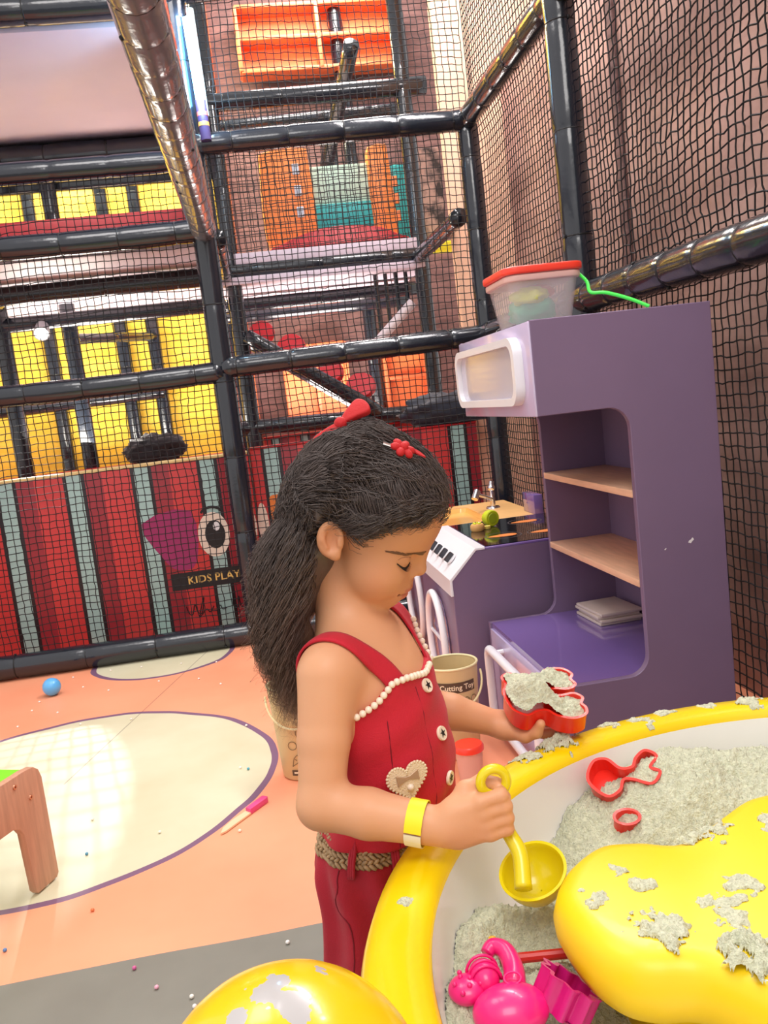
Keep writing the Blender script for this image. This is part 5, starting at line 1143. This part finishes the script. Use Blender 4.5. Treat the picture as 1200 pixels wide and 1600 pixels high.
# straight seams of the bodice
for a in (rad(24), rad(58)):
    P_ = np.stack([surf_pt(sd_bodice, a+0.12*(0.66-z), z, 0.0004) for z in np.linspace(0.655 if a < 0.6 else 0.63, 0.47, 24)]); G().tube(P_, 0.0007, 4).build('bodice_seam', MATS['red_thread'], bod)
def belt():
    g = G(); rows, cols = 6, 84
    for j in range(rows):
        z = 0.4515+0.0047*j
        for i in range(cols):
            a = 2*pi*(i+0.5*(j % 2))/cols; c = surf_pt(sd_pants, a, min(z, 0.470), 0.0022)
            tdir = TS*math.cos(a)-TF*math.sin(a); sg = 1 if j % 2 == 0 else -1; ax_ = Vector((tdir*0.85+np.array([0, 0, 0.6*sg])).tolist()).normalized()
            g.tube([(Vector(c.tolist())+Vector((0, 0, z-min(z, 0.470)))+ax_*t_) for t_ in (-0.0050, -0.002, 0.002, 0.0050)], [0.0015, 0.0025, 0.0025, 0.0015], 6)
    o = g.build('woven_belt', mat('straw_braid', (176, 146, 108), 0.6, var=0.3, vscale=140), person, sharp=None)
    P_ = []; n_ = 64
    for z, off in ((0.449, 0.0005), (0.449, 0.0022), (0.4715, 0.0022), (0.4715, 0.0005)):
        P_ += [(surf_pt(sd_pants, 2*pi*k/n_, min(z, 0.470), off)+np.array([0, 0, max(0, z-0.470)], f32)).tolist() for k in range(n_)]
    F_ = [(r_*n_+k, r_*n_+(k+1) % n_, (r_+1)*n_+(k+1) % n_, (r_+1)*n_+k) for r_ in range(3) for k in range(n_)]
    G().add(P_, F_).build('belt_backing', mat('belt_brown', (110, 86, 62), 0.7), o)
belt()
for a in (rad(96), rad(64), rad(20)):
    P_ = [surf_pt(sd_pants, a, z, 0.006+0.002*math.sin((z-0.44)/0.045*pi)) for z in np.linspace(0.44, 0.472, 6)]+[surf_pt(sd_pants, a, 0.470, 0.005)+np.array([0, 0, 0.016], f32)]
    g = G()
    for dx in (-0.003, 0.0, 0.003): g.tube([tuple(np.array(p_)+(TS*math.cos(a)-TF*math.sin(a))*dx) for p_ in P_], 0.0024, 6)
    g.build('belt_loop', REDD, pants, sharp=None)
# paper wristband
fa = Vector((RWR-REL).tolist()).normalized(); wc = Vector((REL*0.20+RWR*0.80).tolist()); wx = Vector((0, 0, 1)); wx = (wx-fa*wx.dot(fa)).normalized(); wy = fa.cross(wx)
Mwb = frame_mat(wc, wx, wy, fa)
def band(a0, a1, name, m):
    g = G(); n_ = 20; V_ = []
    for r_ in (0.0242, 0.0252):
        for z_ in (-0.0095, 0.0095):
            V_ += [(Mwb @ Vector((r_*1.02*math.cos(a0+(a1-a0)*k/n_), r_*math.sin(a0+(a1-a0)*k/n_), z_)))[:] for k in range(n_+1)]
    m_ = n_+1; F_ = []
    for k in range(n_): F_ += [(2*m_+k, 2*m_+k+1, 3*m_+k+1, 3*m_+k), (k, m_+k, m_+k+1, k+1), (m_+k, 3*m_+k, 3*m_+k+1, m_+k+1), (k, k+1, 2*m_+k+1, 2*m_+k)]
    g.add(V_, F_).build(name, m, wb)
wb = bpy.data.objects.new('wristband', None); link(wb, person); ORG[wb.name] = ORG[person.name]
band(rad(-260), rad(90), 'yellow_band', mat('paper_yellow', (246, 226, 30), 0.5)); 
band(rad(95), rad(195), 'white_band', mat('paper_cream', (240, 232, 206), 0.5))

# ---- scoop in the right hand --------------------------------------------------
sc = empty('sand_scoop', (0.222, 0.865, 0.46), 'shiny yellow plastic scoop held over the basin in the right hand', 'scoop')
hA, hB = Vector(rh(0.0565, 0.0125, 0.018).tolist()), Vector(rh(0.0555, 0.0125, -0.030).tolist())
hd = (hB-hA).normalized(); bc = Vector((0.2250, 0.862, 0.4760))
q = spline([tuple(hA), tuple(hA.lerp(hB, 0.5)), tuple(hB), tuple(hB.lerp(bc, 0.45)+Vector((0.0, -0.008, 0.0))), tuple(bc+Vector((-0.014, -0.022, -0.002)))], 6)
G().tube(q, [0.0066+0.0032*(k/len(q)) for k in range(len(q))], 12).build('scoop_handle', YELP, sc, sharp=None)
rc = hA-hd*0.012; ra = Vector((1, 0, 0)); ra = (ra-hd*ra.dot(hd)).normalized()
G().tube([rc+(ra*math.cos(a)*0.0145+hd*math.sin(a)*0.0145) for a in np.linspace(0, 2*pi, 28, endpoint=False)], 0.0056, 10, closed=True).build('scoop_ring', YELP, sc, sharp=None)
opn = Vector((-0.30, -0.30, 0.905)).normalized(); ex = Vector((1, 0, 0)); ex = (ex-opn*ex.dot(opn)).normalized(); ey = opn.cross(ex)
R_ = 0.036; prof = [(R_*math.cos(a), R_*math.sin(a)) for a in np.linspace(-pi/2+0.02, 0.0, 14)]+[(R_*1.05, 0.0008), (R_*1.05, 0.0022), (R_*0.96, 0.0022)]+[((R_-0.0025)*math.cos(a), (R_-0.0025)*math.sin(a)) for a in np.linspace(0, -pi/2+0.02, 14)]
G().lathe(prof, n=40, M=frame_mat(bc+Vector((0.005, 0.004, 0)), ex, ey, opn)).build('scoop_bowl', YELP, sc, sharp=50)

# ---- red mould with sand on the left hand --------------------------------------
Mo = frame_mat((0.350, 1.172, 0.533), (0.992, -0.10, -0.06), (0.08, 0.92, 0.40), (0.015, -0.40, 0.915))
HEL = [(x*0.93, y*0.93) for x, y in [(-0.052, -0.030), (-0.036, -0.041), (-0.020, -0.034), (-0.004, -0.034), (0.008, -0.046), (0.030, -0.054), (0.050, -0.047), (0.054, -0.034), (0.050, -0.024), (0.055, -0.012), (0.044, -0.002), (0.022, -0.005), (0.006, 0.000), (0.004, 0.008), (0.018, 0.012), (0.040, 0.009), (0.053, 0.018), (0.049, 0.030), (0.054, 0.042), (0.042, 0.055), (0.018, 0.056), (0.004, 0.044), (-0.010, 0.040), (-0.030, 0.046), (-0.044, 0.052), (-0.056, 0.044), (-0.053, 0.028), (-0.060, 0.010), (-0.058, -0.014)]]
g, PO = cutter('m', HEL, 0.030, 0.0018, Mo, ''); o = g.build('sand_mould', REDP, sharp=45); tag(o, 'red animal shaped sand mould heaped with sand on the left palm', 'mould')
nn = 110; a = np.linspace(-0.07, 0.07, nn); A1, A2 = np.meshgrid(a, a, indexing='ij'); P2 = np.stack([A1.ravel(), A2.ravel()], -1); ins = inpoly(P2, PO*0.985)
zz = 0.023+0.032*np.exp(-((P2[:, 0]+0.024)/0.033)**2-((P2[:, 1]-0.002)/0.042)**2)+0.006*np.exp(-((P2[:, 0]-0.02)/0.02)**2)+0.005*fbm(np.c_[P2*45, P2[:, :1]*0], 3)+0.0028*worm(P2, 150)
ii = np.arange(nn*nn).reshape(nn, nn); q = np.stack([ii[:-1, :-1], ii[1:, :-1], ii[1:, 1:], ii[:-1, 1:]], -1).reshape(-1, 4); q = q[ins[q].all(1)]; us = np.unique(q); rem = -np.ones(nn*nn, int); rem[us] = np.arange(len(us))
Vs = np.array([(Mo @ Vector((x, y, z)))[:] for (x, y), z in zip(P2[us], zz[us])]); o = mesh_np('sand_heap', Vs, rem[q], SANDM); tag(o, 'mound of pale sand filling the red mould in the hand', 'sand', kind='stuff')

# ---- face details ------------------------------------------------------------
LASH = mat('lash_brown', (30, 20, 16), 0.5)
def face_pts(L, off): return project(sd_head, np.stack([hw(*p_) for p_ in L]), off, 8)
for sgn in (1, -1):
    lid = face_pts(spline([(0.0560, 0.0445*sgn, -0.0540), (0.0640, 0.0400*sgn, -0.0570), (0.0705, 0.0335*sgn, -0.0575), (0.0735, 0.0250*sgn, -0.0550), (0.0720, 0.0190*sgn, -0.0520)], 6), 0.0002)
    G().tube(lid, [0.0006+0.0009*math.sin(pi*min(1, max(0, k/(len(lid)-1)))) for k in range(len(lid))], 6).build('lash_line', LASH, person, sharp=None)
    crs = face_pts(spline([(0.0530, 0.0430*sgn, -0.0475), (0.0640, 0.0390*sgn, -0.0445), (0.0720, 0.0300*sgn, -0.0435), (0.0740, 0.0220*sgn, -0.0460)], 6), 0.0001)
    G().tube(crs, 0.0004, 5).build('lid_crease', mat('crease_brown', (176, 118, 84), 0.7), person, sharp=None)
    nl = 22; P = []
    for k in range(nl):
        b0 = lid[int(k/(nl-1)*(len(lid)-3))]; od = (HF*0.75+HR*sgn*0.55-HU*0.45); od = od/np.linalg.norm(od); L_ = 0.0075*(0.6+0.4*math.sin(pi*k/(nl-1)))
        P.append([b0+od*L_*t_+HU*0.0022*t_*t_ for t_ in np.linspace(0, 1, 6)])
    P = np.array(P); Vv, Qq = tubes_np(P, np.linspace(0.00042, 0.00012, 6)[None, :], 3); mesh_np('eyelashes', Vv, Qq, LASH, person)
    nb_ = 300; P = []
    for k in range(nb_):
        t_ = RNG.random(); b0 = np.array([0.0785-0.024*t_-0.010*t_*t_, sgn*(0.011+0.036*t_), -0.0320+0.0050*math.sin(pi*min(1, t_*1.1))-0.0075*t_*t_+(RNG.random()-0.5)*0.0062*(1-0.65*t_)])
        dirr = np.array([-0.55, 0.8*sgn, 0.12-0.45*t_]); dirr /= np.linalg.norm(dirr)
        P.append([b0+dirr*0.0075*s_ for s_ in np.linspace(0, 1, 4)])
    P = np.array(P); shp = P.shape; Pw = np.stack([hw(*p_) for p_ in P.reshape(-1, 3)]); Pw = project(sd_head, Pw, 0.0003, 5).reshape(shp)
    Vv, Qq = tubes_np(Pw, np.linspace(0.00038, 0.00015, 4)[None, :], 3); mesh_np('eyebrow', Vv, Qq, mat('brow_brown', (124, 88, 64), 0.7), person)

# ---- hair ----------------------------------------------------------------------
HAIRM = bpy.data.materials.new('dark_brown_hair'); HAIRM.use_nodes = True; n = NT(HAIRM); b = HAIRM.node_tree.nodes['Principled BSDF']
zc = n.sep(n.pos())[2]
cc = n.ramp(n.math('MULTIPLY_ADD', zc, 3.2, n.math('MULTIPLY', n.noise(n.obj(), 40, 3), 0.5)), [(0.0, (0, 0, 0)), (1, (1, 1, 1))])
mr = n.new('ShaderNodeMapRange'); mr.inputs['From Min'].default_value = 0.60; mr.inputs['From Max'].default_value = 0.86; n.link(zc, mr.inputs['Value'])
nz_ = n.math('ADD', mr.outputs[0], n.math('MULTIPLY', n.math('SUBTRACT', n.noise(n.obj(), 45, 3), 0.5), 0.6))
n.link(n.ramp(nz_, [(0.0, lin((150, 116, 92))), (0.5, lin((104, 82, 70))), (1.0, lin((82, 70, 66)))]), b.inputs['Base Color']); b.inputs['Roughness'].default_value = 0.38; b.inputs['Specular IOR Level'].default_value = 0.6
def hair_line(q):  # >0 where hair grows (head-local coordinates)
    f, r, u = q[:, 0], np.abs(q[:, 1]), q[:, 2]
    lim = np.interp(f, [-0.09, -0.055, -0.045, -0.036, -0.008, 0.004, 0.020, 0.030, 0.045, 0.060, 0.075, 0.09], [-0.13, -0.12, -0.075, -0.036, -0.034, -0.052, -0.058, -0.032, -0.012, 0.002, 0.012, 0.016])
    return u-lim
def sd_cap(p):
    q = hloc(p); d_ = s_ell(q, (-0.006, 0, -0.004), (0.083, 0.071, 0.073)); d_ = smin(d_, s_ell(q, (0.040, 0, -0.008), (0.043, 0.055, 0.046)), 0.03); d_ = smin(d_, s_ell(q, (-0.035, 0, -0.05), (0.052, 0.060, 0.055)), 0.03)
    hl_ = hair_line(q); th_ = 0.0075*np.clip(hl_/0.02, 0.0, 1)+0.009*np.clip((-q[:, 0]-0.01)/0.06, 0, 1)
    nz1 = 0.0015*np.sin(q[:, 2]*230+q[:, 0]*150+4*np.sin(q[:, 0]*70+q[:, 1]*40))
    return smax(d_-th_-nz1+0.002, -hl_*0.8, 0.004)
def sd_fall(p):
    d_ = chain(p, [hw(-0.062, 0.0, -0.015), (0.036, 1.09, 0.830), (0.012, 1.09, 0.77), (0.004, 1.09, 0.71), (0.006, 1.085, 0.665)], [0.042, 0.040, 0.030, 0.022, 0.008], 0.03)
    return d_+0.004*np.sin(p[:, 2]*90+6*p[:, 1]*20)
def sd_hair(p): return smin(sd_cap(p), sd_fall(p), 0.02)
V, Q = surf(sd_hair, (-0.07, 0.97, 0.60), (0.26, 1.18, 1.0), 0.0028)
hair = mesh_np('hair', V, Q, HAIRM, person)
def resample(path, n_):
    L_ = np.concatenate([[0], np.cumsum(np.linalg.norm(np.diff(path, axis=0), axis=1))]); t_ = np.linspace(0, L_[-1], n_); return np.stack([np.interp(t_, L_, path[:, k]) for k in range(3)], 1)
def project_b(fn, P, off, it):
    P = np.asarray(P, f32).copy()
    for i in range(0, len(P), 60000):
        p_ = P[i:i+60000]
        for _ in range(it): p_ -= (fn(p_)-off[i:i+60000])[:, None]*grad(fn, p_)*0.9
    return P
def strands(name, n_, kind, rad0, seed, NP=30, wl=(0.03, 0.06), frizz=1.0, material=None):
    R = np.random.default_rng(seed); out = []; offs = []; amps = []; t_ = np.linspace(0, 1, NP)
    while len(out) < n_:
        if kind == 'temple':   # loose curls along the hairline, in front of and above the ear
            f0 = R.uniform(0.0, 0.085); sg = R.choice([1, 1, 1, -1])
            q0 = np.array([f0, sg*0.066*math.sqrt(max(0.03, 1-(f0/0.092)**2)), np.interp(f0, [0.0, 0.02, 0.045, 0.062, 0.085], [-0.030, -0.036, -0.004, 0.010, 0.022])+R.uniform(0, 0.022)]); k1 = R.uniform(0.4, 1.1); k2 = R.uniform(-0.3, 1.2)
            path = np.array([q0+np.array([-0.036*k1*t, sg*0.010*math.sin(2.6*t), -0.010*t*k2-0.012*t*t]) for t in t_])
            W_ = C0+path @ HM.T.astype(float); offs.append(0.002+0.008*R.random()); amp = (0.0015+0.0050*t_)*frizz
        else:
            v_ = R.normal(size=3); v_ /= np.linalg.norm(v_); dr_ = v_*np.array([0.086, 0.074, 0.078])+np.array([-0.004, 0, -0.004])
            hl_ = hair_line(dr_[None])[0]
            if hl_ < 0.003 or dr_[2] < -0.075: continue
            if kind == 'crown' and dr_[0] < -0.05: continue
            sg = 1 if dr_[1] > 0 else -1; side = np.clip(abs(dr_[1])/0.074, 0, 1)
            gath = np.array([-0.080, sg*(0.012+0.045*side), np.clip(dr_[2]*0.45-0.02, -0.06, 0.03)])
            n1 = dr_*0.62+gath*0.38; n1[2] += 0.018*side+0.008; n2 = dr_*0.25+gath*0.75; n2[2] += 0.010*side
            if dr_[0] < -0.04: P = [dr_, dr_*0.5+gath*0.5, gath]
            else: P = [dr_, n1, n2, gath]
            hp = C0+spline(P, 8) @ HM.T.astype(float)
            if kind == 'crown':
                W_ = resample(hp, NP); offs.append(0.0012+0.006*R.random()**2); amp = (0.0010+0.0030*t_)*frizz
            else:              # the same sweep carried on into the long falling waves
                s0 = float(np.clip(-gath[1]/0.057+R.normal()*0.22, -1.1, 1.1)); bk = R.uniform(-1, 1); w_ = R.normal()*0.6
                zend = R.choice([R.uniform(0.60, 0.70), R.uniform(0.585, 0.64), R.uniform(0.66, 0.76)]); ed = math.sqrt(max(0, 1-min(1, s0*s0)))
                cx = bk*(0.35+0.65*ed)
                fall = [(0.022+0.040*cx, 1.092+s0*0.060, 0.842), (0.002+0.040*cx, 1.092+s0*0.062+0.008*w_, 0.775), (-0.010+0.031*cx, 1.09+s0*0.052+0.010*w_, 0.715), (-0.004+0.024*cx, 1.085+s0*0.040+0.014*w_, 0.655), (0.004+0.022*cx, 1.08+s0*0.030+0.016*w_, 0.585)]
                fp = spline([tuple(hp[-1])]+fall, 8); kk = int(np.argmax(fp[:, 2] < zend)) or len(fp); path = np.concatenate([hp, fp[1:max(kk, 10)]])
                nh = int(NP*0.4); W_ = resample(path, NP); offs.append(0.002+0.008*R.random()); amp = np.interp(t_, [0, 0.3, 0.6, 1], [0.001, 0.003, 0.0075, 0.010])*frizz
        out.append(W_); amps.append(amp)
    P = np.array(out); o_ = np.repeat(np.array(offs, f32), NP); flat = P.reshape(-1, 3)
    near = evalc(sd_cap, flat.astype(f32)) if kind == 'long' else None
    if near is None: P = project_b(sd_cap, flat, o_, 3).reshape(P.shape).astype(float)
    else:
        k_ = (flat[:, 2] > 0.80) & (near < o_); flat[k_] = project_b(sd_cap, flat[k_], o_[k_], 3); P = flat.reshape(P.shape)
    for i in range(n_):
        W_ = P[i]; L_ = np.concatenate([[0], np.cumsum(np.linalg.norm(np.diff(W_, axis=0), axis=1))]); mp = W_[NP//2]; w0 = 0.5*(wl[0]+wl[1])*R.uniform(0.92, 1.08); ph_ = mp[1]*70+mp[0]*45+3.0*math.sin(mp[2]*40)+R.normal()*0.45; am = amps[i]*R.uniform(0.6, 1.2)
        P[i] = W_+(np.sin(2*pi*L_/w0+ph_)*am)[:, None]*np.array([0.8, 0.2, 0.35])+(np.cos(2*pi*L_/w0+ph_)*am)[:, None]*np.array([0.1, 0.9, 0.1])
    rr_ = rad0*(0.55+0.9*R.random((n_, 1)))*np.interp(t_, [0, 0.2, 0.7, 1], [0.7, 1, 0.75, 0.05])[None]
    Vv, Qq = tubes_np(P, rr_, 3); o = mesh_np(name, Vv, Qq, material or HAIRM, hair); o['kind'] = 'stuff'; return o
strands('crown_strands', 2600, 'crown', 0.00042, 1, 26, (0.035, 0.08))
strands('temple_curls', 800, 'temple', 0.00034, 2, 34, (0.018, 0.034))
strands('long_waves', 2600, 'long', 0.00048, 3, 60, (0.040, 0.060))
strands('flyaway_strands', 170, 'long', 0.00030, 4, 64, (0.03, 0.06), 2.3)
# bow and flower clip
BOWM = mat('red_bow_fabric', (190, 20, 24), 0.7, sheen=0.03, bump=0.2, bscale=300)
bo = bpy.data.objects.new('hair_bow', None); link(bo, person); ORG[bo.name] = ORG[person.name]
Bc = Vector(project(sd_cap, hw(-0.068, 0.022, 0.050)[None], 0.009, 8)[0].tolist()); bx = Vector((0.78, 0.1, 0.55)).normalized(); bn = Vector(grad(sd_cap, np.array([Bc[:]], f32))[0].tolist()); bn = (bn+Vector((-0.3, -1.1, 0.0))).normalized(); bn = (bn-bx*bn.dot(bx)).normalized(); by = bn.cross(bx)
for sg in (1, -1):
    loopo = [(0.002*sg, 0.003), (0.02*sg, 0.011), (0.037*sg, 0.014), (0.043*sg, 0.002), (0.037*sg, -0.012), (0.02*sg, -0.008), (0.002*sg, -0.003)]
    if sg < 0: loopo = loopo[::-1]
    G().prism(spline(loopo, 4, True)[::-1], -0.005, 0.005, 0.0025, 2, M=frame_mat(Bc, bx, by, bn) @ Matrix.Rotation(rad(10*sg), 4, 'Y')).build('bow_loop', BOWM, bo, sharp=60)
G().ball(Bc, 0.0085, 12, 8, (1, 1, 1)).build('bow_knot', BOWM, bo, sharp=None)
fc = bpy.data.objects.new('hair_clip', None); link(fc, person); ORG[fc.name] = ORG[person.name]
Fp = project(sd_cap, hw(0.006, 0.040, 0.075)[None], 0.006, 8)[0]; Fn = grad(sd_cap, Fp[None])[0]; Mf = frame_mat(Fp.tolist(), *(lambda nz: (lambda ex: (ex, nz.cross(ex), nz))((Vector((1, 0, 0))-nz*nz.x).normalized()))(Vector(Fn.tolist())))
for k in range(6):
    a = k*2*pi/6; G().ball((0, 0, 0), 0.0075, 12, 8, (1, 0.8, 0.7), M=Mf.to_3x3() @ Matrix.Rotation(a, 3, 'Z')).build  # petals below
    g = G(); c = Mf @ Vector((0.0095*math.cos(a), 0.0085*math.sin(a), 0.002)); g.ball(c, 0.0075, 12, 8, (1, 0.75, 0.65), M=Mf.to_3x3() @ Matrix.Rotation(a, 3, 'Z')); g.build('petal', BOWM, fc, sharp=None)
G().ball(Mf @ Vector((0, 0, 0.005)), 0.0055, 12, 8).build('petal_centre', BOWM, fc, sharp=None)
lf = spline([(0.012, 0.004), (0.022, 0.003), (0.030, -0.006), (0.020, -0.004)], 4, True); G().prism(lf[::-1], 0.0, 0.003, 0.0008, 1, M=Mf).build('ribbon_tail', BOWM, fc)
G().tube([Mf @ Vector((-0.026, 0.002, 0.001)), Mf @ Vector((-0.008, 0.0, 0.001))], 0.0018, 8).build('clip_bar', CHROME, fc)
